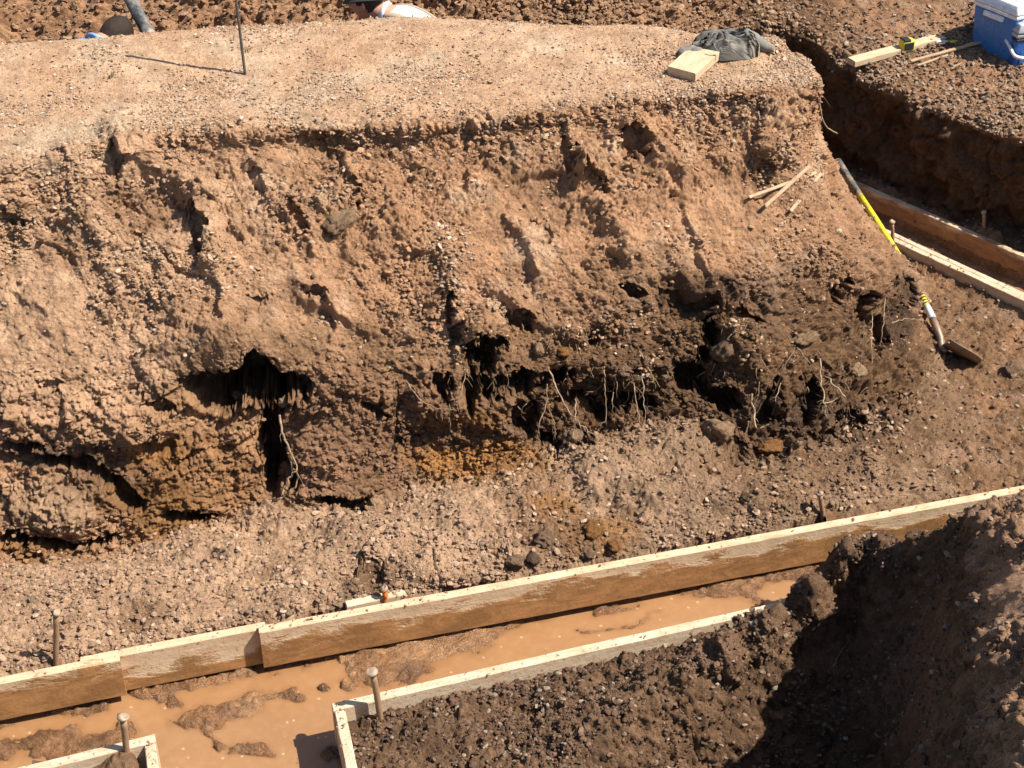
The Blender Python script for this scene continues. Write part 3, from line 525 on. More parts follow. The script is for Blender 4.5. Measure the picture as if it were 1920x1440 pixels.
# corner of spoil inside the near left form
cc = [[W(px, py, z) for px in (60, 150, 215, 262)] for py, z in ((1436, -.10), (1450, -.06), (1500, -.05), (1620, -.05))]
cc = [[p + np.array((0, .0, -.0)) for p in r] for r in cc]
V, TR, TC = loft(cc, [10, 24, 40], [24, 24, 20]); N0 = normals(V); N0 *= np.sign(N0[20, 20, 2]); u, v, _ = proj(V)
D = .018*clods(V, 13, 701, .7)+.012*clods(V, 30, 711, .7)+.006*clods(V, 66, 721, .7) + .06*np.exp(-((u-225)/36)**2-((v-1440)/24)**2)
V = V + N0*D[..., None]; c = np.zeros(V.shape); c[:] = FORE*1.2
tag(sheet('spoil_corner', V, c, .1, M_FINE), kind='structure')
# ================================================================== LOOSE STONES (uncountable gravel: one stuff object for each place)
def pebble_group():
    g = bpy.data.node_groups.new('scatter_pebbles', 'GeometryNodeTree')
    g.interface.new_socket('Geometry', in_out='INPUT', socket_type='NodeSocketGeometry'); g.interface.new_socket('Geometry', in_out='OUTPUT', socket_type='NodeSocketGeometry')
    gi, go = g.nodes.new('NodeGroupInput'), g.nodes.new('NodeGroupOutput')
    def na(name, typ):
        n = g.nodes.new('GeometryNodeInputNamedAttribute'); n.data_type = typ; n.inputs[0].default_value = name; return n.outputs[0]
    jg = g.nodes.new('GeometryNodeJoinGeometry')
    for k in range(4):
        ico = g.nodes.new('GeometryNodeMeshIcoSphere'); ico.inputs['Radius'].default_value = 1; ico.inputs['Subdivisions'].default_value = 2 if k else 3
        ns = g.nodes.new('ShaderNodeTexNoise'); ns.noise_dimensions = '4D'; ns.inputs['W'].default_value = k*3.7; ns.inputs['Scale'].default_value = 1.0+.25*k; ns.inputs['Detail'].default_value = 2
        sub = g.nodes.new('ShaderNodeVectorMath'); sub.operation = 'SUBTRACT'; sub.inputs[1].default_value = (.5, .5, .5); g.links.new(ns.outputs['Color'], sub.inputs[0])
        sc = g.nodes.new('ShaderNodeVectorMath'); sc.operation = 'SCALE'; sc.inputs['Scale'].default_value = 1.5; g.links.new(sub.outputs[0], sc.inputs[0])
        sp = g.nodes.new('GeometryNodeSetPosition'); g.links.new(ico.outputs[0], sp.inputs[0]); g.links.new(sc.outputs[0], sp.inputs['Offset'])
        sm = g.nodes.new('GeometryNodeSetMaterial'); sm.inputs['Material'].default_value = M_PEB; g.links.new(sp.outputs[0], sm.inputs[0])
        gti = g.nodes.new('GeometryNodeGeometryToInstance'); g.links.new(sm.outputs[0], gti.inputs[0]); g.links.new(gti.outputs[0], jg.inputs[0])
    iop = g.nodes.new('GeometryNodeInstanceOnPoints'); g.links.new(gi.outputs[0], iop.inputs['Points']); g.links.new(jg.outputs[0], iop.inputs['Instance'])
    iop.inputs['Pick Instance'].default_value = True
    g.links.new(na('var', 'INT'), iop.inputs['Instance Index'])
    er = g.nodes.new('FunctionNodeEulerToRotation'); g.links.new(na('rot', 'FLOAT_VECTOR'), er.inputs[0]); g.links.new(er.outputs[0], iop.inputs['Rotation'])
    g.links.new(na('scl', 'FLOAT_VECTOR'), iop.inputs['Scale']); g.links.new(iop.outputs[0], go.inputs[0]); return g
PG = pebble_group()
def scatter(name, V, Nn, weight, n, smin, smax, tints, pw=2.2, sink=.25, label=None, cat=None, cols=None):
    V = V.reshape(-1, 3); Nn = Nn.reshape(-1, 3); wt = np.clip(weight.ravel(), 0, None); cs = np.cumsum(wt); idx = np.searchsorted(cs, RNG.random(n)*cs[-1])
    r = smin + (smax-smin)*RNG.random(n)**pw*RNG.random(n)**.6
    P = V[idx] + RNG.normal(0, .003, (n, 3)) + Nn[idx]*(r*(.5-sink))[:, None]
    sc = r[:, None]*np.stack([RNG.uniform(.75, 1.25, n), RNG.uniform(.6, 1.0, n), RNG.uniform(.3, .65, n)], -1)
    tt = np.asarray(tints)[RNG.integers(0, len(tints), n)]*RNG.uniform(.75, 1.2, (n, 1)); c4 = np.clip(tt, .01, .75)
    if cols is not None: c4 = np.clip(np.asarray(cols).reshape(-1, 3)[idx]*RNG.uniform(.78, 1.28, (n, 1))*1.04, .01, .75)
    me = bpy.data.meshes.new(name); me.vertices.add(n); me.vertices.foreach_set('co', P.astype(np.float32).ravel())
    for nm, ty, fld, dat in (('rot', 'FLOAT_VECTOR', 'vector', np.stack([RNG.normal(0, .35, n), RNG.normal(0, .35, n), RNG.random(n)*6.28], -1)), ('scl', 'FLOAT_VECTOR', 'vector', sc), ('tint', 'FLOAT_VECTOR', 'vector', c4)):
        a = me.attributes.new(nm, ty, 'POINT'); a.data.foreach_set(fld, dat.astype(np.float32).ravel())
    a = me.attributes.new('var', 'INT', 'POINT'); a.data.foreach_set('value', RNG.integers(0, 4, n).astype(np.int32))
    o = mkobj(name, me); md = o.modifiers.new('scatter', 'NODES'); md.node_group = PG
    return tag(o, label, cat, kind='stuff')
G_PALE = [(.60, .46, .33), (.56, .41, .28), (.52, .37, .26), (.48, .31, .19), (.64, .53, .41), (.45, .33, .25)]
G_TAN = [(.46, .29, .18), (.42, .255, .15), (.50, .34, .23), (.37, .22, .13), (.40, .24, .14)]
G_BERM = [(.43, .28, .185), (.47, .31, .21), (.39, .245, .16), (.35, .21, .135), (.52, .37, .26)]
G_DARK = [(.175, .105, .068), (.14, .084, .054), (.22, .135, .088), (.11, .066, .045)]
G_RED = [(.32, .19, .11), (.28, .16, .09), (.37, .23, .135)]
b = BK; nzp = fbm(b['V'], 3.2, 3, 801)
patch = .25 + 1.2*sst(-.1, .35, nzp); inframe = sst(-80, -40, b['u'])*sst(1600, 1560, b['u']*0+np.minimum(b['u'], 1500))
scatter('plateau_gravel', b['V'], b['N'], b['plateau']*patch*inframe, 26000, .0020, .0100, G_PALE+G_TAN, 2.2, label='pale gravel chips scattered over the flat top of the bank', cat='gravel')
fpat = .06 + 1.2*sst(.05, .45, fbm(b['V'], 4.5, 3, 811))**1.5
gv = blob(b['u'], b['v'], 838, 470, 44, 70, 5, .8)*2.5 + blob(b['u'], b['v'], 850, 590, 24, 70, 5, .8)*2 + blob(b['u'], b['v'], 330, 520, 110, 60, 0, 1)*1.2 + blob(b['u'], b['v'], 250, 480, 60, 40, 0, 1) + blob(b['u'], b['v'], 1460, 330, 70, 30, 0, 1)
scatter('bank_pebbles', b['V'], b['N'], b['up']*(fpat+gv)*inframe, 11000, .0022, .014, G_TAN+G_TAN+G_PALE[:2], 2.8, label='tan pebbles and crumbs lying on the sloping cut face', cat='pebbles')
cpat = .02+sst(-.05, .35, fbm(b['V'], 3.2, 3, 55))*sst(-.15, .35, fbm(b['V'], 8, 3, 822))+.35*b['lowf']*sst(0, .3, fbm(b['V'], 8, 3, 824))
scatter('bank_crumbs', b['V'], b['N'], b['face']*cpat*inframe*(b['cav'] < .05), 17000, .0022, .0185, G_TAN, 2.8, label='broken soil crumbs and small clods all over the cut face', cat='soil', cols=b['col'])
scatter('berm_crumbs', b['V'], b['N'], b['berm']*(b['TR'] < 8.98)*inframe*(.3+sst(-.1, .4, fbm(b['V'], 4, 3, 823))), 9000, .0025, .016, G_TAN, 2.6, label='soil crumbs the colour of the berm behind the form boards', cat='soil', cols=b['col'])
bd = b['berm']*(b['TR'] < 8.98)*inframe
scatter('berm_gravel', b['V'], b['N'], bd*(.25+.7*sst(1200, 500, b['u'])+1.2*sst(.05, .4, fbm(b['V'], 4, 3, 831))), 8000, .0022, .0175, G_BERM+G_BERM+[(.30, .20, .13)], 2.8, label='pinkish gravel piled along the back of the form boards', cat='gravel')
scatter('spoil_crumbs', FM['V'], FM['N'], (FM['V'][..., 2] > -.5)*(FM['u'] > 600)*np.where(FM['u'] > 1835, .25, 1)*(1-.9*FM['flat'])*(FM['u'] < 2000)*(FM['v'] < 1480)*(.35+sst(-.2, .4, fbm(FM['V'], 5, 2, 841))), 14000, .003, .014, G_DARK*3+[(.34, .27, .2)], 1.8, label='dark crumbs of loose soil on the foreground spoil', cat='soil')
f = FG; vis = (f['TR'] > 2.9)*(f['TR'] < 6.2)*(f['u'] > -60)*(f['u'] < 1990)*(f['v'] > -60)
scatter('far_slope_clods', f['V'], f['N'], vis*f['heap'], 6000, .006, .03, G_RED, 1.8, label='red brown clods on the slope behind the bank', cat='soil')
scatter('far_ground_crumbs', f['V'], f['N'], vis*(1-f['heap']), 7000, .004, .018, [(.30, .19, .125), (.25, .16, .105), (.34, .22, .145), (.42, .32, .22)], 1.8, label='brown crumbs on the ground around the coolers', cat='soil')
t = TF; scatter('floor_crumbs', t['V'], np.broadcast_to([0, 0, 1.], t['V'].shape), (1-t['inch'])*(t['V'][..., 2] > -.4)*(t['u'] > 1500)*(t['u'] < 2000)*(t['v'] < 960), 6500, .003, .014, [(.22, .14, .09), (.18, .11, .07), (.28, .19, .13), (.36, .27, .19)], 1.9, label='brown crumbs on the trench floor at the right', cat='soil')

# ------------------------------------------------------------------ single stones and clods
def rock_mesh(name, seed, sub=3, amp=.28, freq=1.3, flat=.7, ang=.0):
    bm = bmesh.new(); bmesh.ops.create_icosphere(bm, subdivisions=sub, radius=1); P = np.array([v.co[:] for v in bm.verts])
    d = fbm(P+seed*5.3, freq, 2, seed)*amp + fbm(P+seed, freq*3.2, 3, seed+5)*amp*.4 + (shards(P+seed, 2.6, seed+8)*.12*amp/.3 if sub > 2 else 0)
    rg = np.random.default_rng(seed); pl = rg.normal(size=(9, 3)); pl /= np.linalg.norm(pl, axis=1, keepdims=True)
    Q = P*(1+d)[:, None]
    if ang:
        for k in range(9):
            h = Q @ pl[k]; lim = rg.uniform(.55, .85); Q = Q - np.maximum(0, h-lim)[:, None]*pl[k]*ang
    Q[:, 2] *= flat
    for v, q in zip(bm.verts, Q): v.co = q
    me = bpy.data.meshes.new(name); bm.to_mesh(me); bm.free()
    for p in me.polygons: p.use_smooth = (sub > 2) or not ang
    return me
def stonem(name, colr, grain=30):
    m, t, p = newmat(name); tc = N(t, 'ShaderNodeTexCoord').outputs['Object']; ge = N(t, 'ShaderNodeObjectInfo').outputs['Random']
    n = noise(t, tc, 2.6, 6, .7); f_ = noise(t, tc, 9, 4, .7)
    c = mix(t, 1., colr, ramp(t, n, [(.3, (.62, .6, .58)), (.7, (1.25, 1.25, 1.25))]), 'MULTIPLY'); c = mix(t, 1., c, ramp(t, ge, [(0, (.78, .76, .74)), (1, (1.2, 1.2, 1.2))]), 'MULTIPLY')
    c = mix(t, 1., c, ramp(t, f_, [(.35, (.8, .8, .8)), (.65, (1.15, 1.15, 1.15))]), 'MULTIPLY')
    L(t, c, p.inputs['Base Color']); p.inputs['Roughness'].default_value = .9; p.inputs['Specular IOR Level'].default_value = .15
    nb = bump(t, n, .6, .12); L(t, bump(t, f_, .7, .10, nb), p.inputs['Normal']); return m
MS_PALE = stonem('pale_stone', (.44, .34, .25)); MS_TAN = stonem('tan_clod', (.40, .26, .155)); MS_BROWN = stonem('brown_clod', (.29, .185, .115)); MS_OCHRE = stonem('ochre_clod', (.32, .155, .055)); MS_BERM = stonem('berm_stone', (.38, .27, .19)); MS_DARK = stonem('dark_clod', (.17, .11, .07))
RMESH = [rock_mesh('stone', 20+k, 2, .22, 1.0, .62, .5 if k % 2 else 0) for k in range(6)]; CMESH = [rock_mesh('clod', 40+k, 4, .60, 1.15, .8, .5) for k in range(5)]
RMATS = {}
def zone(px, py, kind):
    if kind == 'berm': return 'behind the far left form board' if px < 230 else 'behind the short pale form board' if px < 490 and py > 1075 else 'on the crest of the berm under the dark slot' if py < 1075 and px < 640 else 'beside the orange topped stake' if px < 700 else 'on the berm below the ochre soil'
    if kind == 'face': return 'on the flat bank top' if py < 225 else 'in the gravel streak down the middle of the cut face' if 740 < px < 880 else 'in the gravel patch on the left of the cut face' if px < 380 and py > 500 else 'just under the lip of the bank' if py < 330 else 'on the right of the upper cut face' if px > 900 else 'low on the left of the cut face'
    if kind == 'low': return 'beside the big tan boulder' if px > 1400 and px < 1480 else 'near the stake behind the longest board' if px >= 1480 else 'below the parallel hanging roots'
    return 'on the sunlit spoil ridge' if px > 1300 and py < 1280 else 'in the shaded pit' if px > 1500 else 'low on the sunlit spoil'
def stone(name, px, py, r, mat, label, cat, group=None, which=0, meshes=None, off=.3, sc=(1, .85, .75), rz=None):
    P, n = surf(px, py, which); key = (mat.name, random.randrange(len(meshes or RMESH)), bool(meshes))
    if key not in RMATS:
        m_ = (meshes or RMESH)[key[1]].copy(); m_.materials.clear(); m_.materials.append(mat); RMATS[key] = m_
    o = bpy.data.objects.new(name, RMATS[key]); COL.objects.link(o); o.location = P + n*r*(off-.12)
    o.scale = [r*s for s in sc]; o.rotation_euler = (random.uniform(-.4, .4), random.uniform(-.4, .4), random.uniform(0, 6.28) if rz is None else rz)
    return tag(o, label, cat, group)
U = stone
U('clod', 640, 415, .062, MS_TAN, 'large pale tan clod with a dark crack beside it, high on the cut face', 'clod', meshes=CMESH, rz=.3, sc=(1.1, .8, .8), off=.1)
U('boulder', 1345, 815, .085, MS_TAN, 'big rounded tan boulder at the foot of the cut under the roots', 'boulder', meshes=CMESH, off=.2, sc=(.9, .8, 1.0), rz=.6)
U('clod', 1012, 655, .040, MS_TAN, 'pinkish tan pointed clod among roots right of the black hole', 'clod', meshes=CMESH, off=.3, sc=(.7, .7, 1.1))
U('clod', 1058, 662, .040, MS_OCHRE, 'yellowish rounded clod beside the pinkish pointed clod', 'clod', meshes=CMESH, off=.3)
U('clod', 1165, 695, .045, MS_BROWN, 'brown clod hanging between thin roots above the overhang', 'clod', meshes=CMESH, off=.3)
U('clod', 1245, 705, .030, MS_TAN, 'small tan clod at the left edge of the wide dark hollow', 'clod', meshes=CMESH, off=.3)
U('clod', 1070, 820, .055, MS_BROWN, 'brown clod wrapped in roots under the middle of the overhang', 'clod', meshes=CMESH, off=.3)
U('clod', 1440, 835, .052, MS_OCHRE, 'rusty brown clod right of the big tan boulder', 'clod', meshes=CMESH, off=.2, sc=(1.2, .8, .7))
U('clod', 1112, 995, .050, MS_OCHRE, 'bright ochre clod lying on the berm behind the long form board', 'clod', meshes=CMESH, off=.3)
U('clod', 1150, 1028, .040, MS_OCHRE, 'ochre clod touching the long form board', 'clod', meshes=CMESH, off=.3, sc=(.8, .8, .9))
U('clod', 1100, 1035, .040, MS_BROWN, 'grey brown clod left of the ochre clod by the board', 'clod', meshes=CMESH, off=.3)
U('clod', 1025, 1010, .052, MS_BROWN, 'dark brown clod with rough top on the berm', 'clod', meshes=CMESH, off=.25)
U('clod', 960, 1050, .045, MS_BROWN, 'brown clod nearest the middle of the long form board', 'clod', meshes=CMESH, off=.3)
U('clod', 1000, 1048, .035, MS_DARK, 'small dark clod between two brown clods behind the board', 'clod', meshes=CMESH, off=.3)
U('clod', 1365, 655, .075, MS_BROWN, 'blocky brown lump with a shaded left side above the wide hollow', 'clod', meshes=CMESH, off=.05, sc=(.8, .8, 1.0))
U('clod', 1510, 635, .050, MS_TAN, 'flat tan clod above the forked roots', 'clod', meshes=CMESH, off=.1, sc=(1.2, .8, .7))
U('clod', 1610, 695, .045, MS_TAN, 'tan clod low on the bank left of the shovel blade', 'clod', meshes=CMESH, off=.1)
U('clod', 450, 733, .028, MS_BROWN, 'sunlit clod inside the dark hollow on the left', 'clod', meshes=CMESH, off=.4)
U('clod', 538, 748, .032, MS_TAN, 'pale crumbly clod at the top of the hanging root', 'clod', meshes=CMESH, off=.6)
U('clod', 1900, 700, .050, MS_BROWN, 'brown clod on the trench floor near the right edge', 'clod', meshes=CMESH, which=2, off=.3)
U('clod', 1395, 930, .034, MS_DARK, 'dark wet clod on the berm left of the stake', 'clod', meshes=CMESH, off=.3)
for (px, py, r) in [(165, 1068, .020), (330, 1100, .016), (470, 1105, .018), (540, 1148, .026), (455, 1150, .020), (480, 1143, .018), (430, 1160, .014), (60, 1125, .020), (120, 1110, .016), (250, 1090, .015), (390, 1085, .018), (560, 1065, .018), (610, 1080, .016), (490, 1010, .018), (400, 1060, .016), (640, 1115, .016), (580, 1110, .014), (350, 1180, .018), (300, 1130, .014), (200, 1170, .016), (880, 990, .016), (790, 1040, .018), (860, 1050, .014), (690, 1020, .016), (740, 985, .015), (300, 1186, .012), (90, 1195, .014), (520, 1085, .014), (620, 1140, .020), (30, 1160, .013), (230, 1120, .015), (430, 1040, .014), (595, 1010, .014), (845, 930, .015), (955, 945, .014)]:
    stone('stone', px, py, r*.8, MS_BERM, ('larger ' if r > .0175 else 'small ')+'rounded pinkish stone '+zone(px, py, 'berm'), 'stone', 'stones in the gravel berm')
for (px, py, r) in [(1430, 868, .020), (1192, 922, .015), (1205, 945, .014), (1468, 878, .016), (1240, 905, .012), (1710, 865, .014), (1500, 905, .012), (1100, 925, .014)]:
    stone('stone', px, py, r*.8, MS_PALE, ('larger ' if r > .0145 else 'small ')+'pale stone '+zone(px, py, 'low'), 'stone', 'pale stones below the roots')
for (px, py, r) in [(800, 605, .014), (775, 645, .012), (315, 622, .015), (112, 605, .013), (560, 240, .010), (190, 282, .012), (835, 460, .014), (845, 480, .012), (825, 490, .012), (860, 500, .011), (848, 450, .012), (770, 560, .014), (760, 555, .011), (780, 572, .012), (660, 300, .018), (470, 295, .014), (1290, 430, .013), (690, 318, .016), (1110, 535, .012), (345, 530, .012), (330, 510, .012), (360, 545, .012), (290, 520, .010), (700, 215, .010), (1230, 130, .009), (585, 145, .010), (870, 95, .008)]:
    stone('stone', px, py, r*.8, MS_PALE, ('larger ' if r > .0125 else 'small ')+'pale stone '+zone(px, py, 'face'), 'stone', 'pale stones on the cut face')
for (px, py, r) in [(1430, 1258, .016), (1095, 1385, .012), (1170, 1375, .013), (1440, 1262, .010), (945, 1375, .012), (1200, 1410, .010), (1710, 1315, .011), (1580, 1352, .011)]:
    stone('stone', px, py, r*.8, MS_PALE, ('larger ' if r > .0125 else 'small ')+'pale stone '+zone(px, py, 'spoil'), 'stone', 'pale stones in the dark spoil', which=4)

# ================================================================== FORM BOARDS
def board(name, p0, p1, th, ht, mat, label, cat='board', dz=0, toward=False, back=0., group=None, seed=0, warp=.002, parent=None):
    """p0,p1 = ends of the top front edge; thickness runs to the far side (or towards the viewer)"""
    p0, p1 = Vector(p0), Vector(p1); d = p1-p0; Ln = d.length; ang = math.atan2(d.y, d.x); n = max(8, int(Ln/.05))
    b = .003; s = [(b, 0), (th-b, 0), (th, -b), (th, -ht+b), (th-b, -ht), (b, -ht), (0, -ht+b), (0, -b)]
    rg = np.random.default_rng(seed+5); V = []; ph = rg.random(4)*6.28
    for k in range(n+1):
        x = Ln*k/n
        for (yy, zz) in s:
            V.append((x + (rg.normal(0, .001) if k in (0, n) else 0), yy*(-1 if toward else 1) + warp*math.sin(x*2.1+ph[0]) + rg.normal(0, .0004), zz + warp*math.sin(x*1.7+ph[1]) + rg.normal(0, .0006)))
    m = len(s); Fc = [(k*m+j, k*m+(j+1) % m, (k+1)*m+(j+1) % m, (k+1)*m+j) for k in range(n) for j in range(m)] + [tuple(range(m))[::-1], tuple(n*m+j for j in range(m))]
    o = mkobj(name, poly_mesh(name, V, Fc, False), mat); bm = bmesh.new(); bm.from_mesh(o.data); bmesh.ops.recalc_face_normals(bm, faces=bm.faces); bm.to_mesh(o.data); bm.free()
    yaw = ang; o.rotation_euler = (0, -math.asin(d.z/Ln), yaw)
    off = Vector((-math.sin(yaw), math.cos(yaw), 0))*back; o.location = p0 + off + Vector((0, 0, dz)); return tag(o, label, cat, group)
WD_F = wood_mat('form_board_muddy', -.062, .050); WD_L = wood_mat('form_board_left', -.025, .055); WD_M = wood_mat('form_board_middle', -.10, .05, speck=.8)
WD_N = wood_mat('form_board_pale', -.30, .03, base=(.60, .49, .355), speck=.8); WD_S = wood_mat('form_board_side', -.02, .04, mud=(.19, .10, .045)); WD_C = wood_mat('fresh_pine', -.5, .02, base=(.60, .48, .31), speck=.25)
board('form_board', W(-260, farln(-260), 0), W(224, 1237, 0), .038, .184, WD_L, 'mud smeared form board at the far left ending over the paler board', seed=1)
board('form_board', W(150, 1252, 0), W(500, 1185, 0), .038, .184, WD_M, 'short pale form board between two proud boards, dark shadow at its right end', dz=-.016, back=.040, seed=2)
board('form_board', W(487, 1187, 0), W(2080, 891, 0), .038, .188, WD_F, 'longest form board, mud along its lower half, running to the right edge', seed=3)
board('splice_board', W(655, 1150, -.01), W(766, 1126, -.01), .036, .14, WD_N, 'short splice board behind the longest form board beside an orange topped stake', back=.042, dz=-.004, seed=4)
b4a, b4b = W(626, 1333, 0), W(1500, 1132, 0)
board('form_board', b4a, b4b, .038, .184, WD_N, 'pale near side form board half buried under dark spoil', seed=5)
b5 = W(650, 1452, 0); dirv = (b5-b4a)/np.linalg.norm(b5-b4a)
board('form_board', b4a+dirv*.003, b4a+dirv*1.3, .038, .184, WD_N, 'pale form board turning toward the viewer at the end of the near side form', seed=6)
q0, q1 = W(-140, 1499, 0), W(292, 1391, 0)
board('form_board', q0, q1, .038, .184, WD_N, 'white form board at the lower left corner', seed=7)
q2 = W(306, 1500, 0); dv = (q2-q1)/np.linalg.norm(q2-q1)
board('form_board', q1+dv*.003, q1+dv*1.2, .038, .184, WD_N, 'short white return board at the lower left beside the water', toward=True, seed=8)
board('form_board', ra0-dr*.35, ra1+dr*.9, .038, .184, WD_S, 'shaded far form board of the side footing with sunlit top edge', seed=9)
board('form_board', rb0-dr*.12, rb1+dr*.8, .038, .150, WD_N, 'grey white near form board of the side footing', seed=10)
board('form_board', rb0-dr*.10+nr*.0395, rb1+dr*.8+nr*.0395, .034, .150, WD_N, 'second plank doubled against the grey white side form', seed=11, dz=.001)
tops = []
for o_ in [x for x in bpy.data.objects if x.name.startswith('form_board')]:
    n_ = max(v_.co.x for v_ in o_.data.vertices); sg = -1 if min(v_.co.y for v_ in o_.data.vertices) < -.02 else 1; Mt = Matrix.Translation(o_.location) @ o_.rotation_euler.to_matrix().to_4x4()
    for k in range(int(n_*130)): tops.append(tuple(Mt @ Vector((n_*(random.random()**(1+.6*(k % 3))), sg*random.uniform(.001, .037), .002))))
tops = np.array(tops); scatter('board_dirt', tops, np.tile([0, 0, 1.], (len(tops), 1)), np.ones(len(tops)), 900, .0015, .007, [(.38, .24, .14), (.30, .18, .10), (.44, .30, .19)], 2.4, label='crumbs of dirt lying along the top edges of the form boards', cat='soil')
# ------------------------------------------------------------------ steel stakes
M_STAKE = dirty_mat('muddy_steel', (.19, .125, .08), (.34, .215, .125), .75, .6, 30, .25); M_SHEAD = dirty_mat('hammered_head', (.40, .31, .23), (.33, .22, .14), .5, .6, 60, .2); M_ORANGE = dirty_mat('orange_paint', (.60, .17, .03), (.40, .24, .12), .25, .5, 50)
def stake(base, top, r, label, mat=M_STAKE, hr=1.75):
    base, top = np.array(base, float), np.array(top, float); e = empty('form_stake', base); ax = (top-base)
    o = tube_obj('shaft', [ax*-.45-[0, 0, .08], ax*0, ax*.5+RNG.normal(0, .0015, 3), ax*.93], [r*.8, r, r, r], mat, e, n=10, sub=3, jit=.0004)
    u_ = ax/np.linalg.norm(ax); hr = hr*random.uniform(.82, 1.08); hp = [ax*.93, ax*.93+u_*.004, ax*.93+u_*.010, ax*.93+u_*.016, ax*.93+u_*.018]
    o = tube_obj('head', hp, [r*1.0, r*1.45, r*hr, r*hr*.95, r*.9], M_SHEAD, e, n=11, sub=1, jit=.0013); return tag(e, label, 'stake')
def stk(bx, by, bz, tx, ty, r, label, **k):
    b_ = W(bx, by, bz); stake(b_, WY(tx, ty, b_[1]+.0), r, label, **k)
stk(105, 1243, -.04, 105, 1145, .0105, 'muddy steel stake standing behind the far left form board')
stk(713, 1348, -.06, 698, 1258, .0115, 'leaning steel stake at the corner of the near side form')
stk(240, 1428, -.06, 231, 1344, .0115, 'mud caked steel stake at the lower left white form')
stk(1543, 966, -.03, 1537, 926, .0105, 'steel stake behind the longest form board at the right')
stk(721, 1124, -.02, 720, 1106, .011, 'short stake with orange painted shaft behind the splice board', mat=M_ORANGE, hr=1.5)
stk(1673, 462, -.02, 1673, 416, .0095, 'thin steel stake beside the yellow shovel handle')
stk(1845, 436, -.02, 1845, 398, .0095, 'steel stake behind the shaded side form near the right edge')
stk(1570, 334, -.0, 1569, 312, .0085, 'small stake top showing just behind the shovel grip')

# ================================================================== SHOVEL
M_YEL = dirty_mat('yellow_fibreglass', (.62, .52, .02), (.33, .23, .11), .22, .4, 30); M_GRIP = dirty_mat('black_grip', (.045, .045, .045), (.26, .20, .14), .35, .7, 25); M_STEEL = dirty_mat('worn_steel', (.17, .14, .12), (.27, .18, .115), .6, .5, 22, .3); M_LABEL = flat_mat('white_sticker', (.62, .62, .60), .5); M_BLACK = flat_mat('black_plastic', (.02, .02, .02), .5)
sh = empty('shovel', W(1800, 668, -.02)); base = np.array(sh.location)
def SHP(px, py, z): return W(px, py, z)-base
g0, g1, y1 = SHP(1571, 302, .40), SHP(1612, 366, .325), SHP(1668, 452, .225)
s0, s1, s2 = SHP(1719, 538, .15), SHP(1738, 575, .125), SHP(1749, 598, .108)
nk = [s2, SHP(1757, 618, .09), SHP(1763, 634, .065), SHP(1765, 648, .045), SHP(1772, 660, .03)]
tube_obj('cap', [g0-(g1-g0)*.04, g0, g0+(g1-g0)*.02], [.010, .019, .020], M_YEL, sh, n=12, sub=1)
tube_obj('grip', [g0, g0*.5+g1*.5, g1], [.020, .0185, .0175], M_GRIP, sh, n=12, sub=2)
hd = tube_obj('handle', [g1, y1, s0, s1], [.0165, .0165, .0165, .0165], M_YEL, sh, n=12, sub=2)
for k in range(7):
    a = s0+(s1-s0)*(.08+k*.135); ax = (s1-s0)/np.linalg.norm(s1-s0); sd_ = np.array((1, 0, 0))-ax*ax[0]; sd_ /= np.linalg.norm(sd_)
    tube_obj('black_stripe', [a-ax*.004, a+ax*.004+sd_*.002], [.0174, .0174], M_BLACK, hd, n=12, sub=1, cap=False)
tube_obj('sticker', [s1, s2], [.0172, .0178], M_LABEL, sh, n=12, sub=1)
tube_obj('socket', nk, [.0185, .0185, .0175, .016, .011], M_STEEL, sh, n=12, sub=3)
ba, bt = SHP(1768, 650, .045), SHP(1836, 682, -.012); fx = bt-ba; Lb = np.linalg.norm(fx); fx = fx/Lb; sx_ = np.cross(fx, (0, 0, 1)); sx_ /= np.linalg.norm(sx_); uz = np.cross(sx_, fx); _a = math.radians(40); sx_, uz = sx_*math.cos(_a)+uz*math.sin(_a), uz*math.cos(_a)-sx_*math.sin(_a)
Vb = []; nb_, mb = 18, 13
for k in range(nb_):
    t_ = k/(nb_-1); wd = .098*(1 if t_ < .45 else math.sqrt(max(0, 1-((t_-.45)/.56)**2)))*(.94+.06*min(1, t_*6))
    for j in range(mb):
        q_ = (j/(mb-1)-.5)*2; Vb.append(ba + fx*Lb*t_ + sx_*wd*q_ + uz*(.030*q_*q_*(1-.4*t_) - .012*math.exp(-(q_/.16)**2)*(1-t_)*-1 + .016*(t_-.5)**2))
me = mesh_np('blade', Vb, grid_faces(nb_, mb)); bl = mkobj('blade', me, M_STEEL, sh); md = bl.modifiers.new('thick', 'SOLIDIFY'); md.thickness = .003
for sgn in (-1, 1):
    a = ba + sx_*.055*sgn + uz*.012; tube_obj('step', [a-sx_*.048*sgn, a, a+sx_*.048*sgn], .005, M_STEEL, sh, n=8, sub=2)
tag(sh, 'long handled shovel with yellow shaft and dark grip leaning on the bank end', 'shovel')

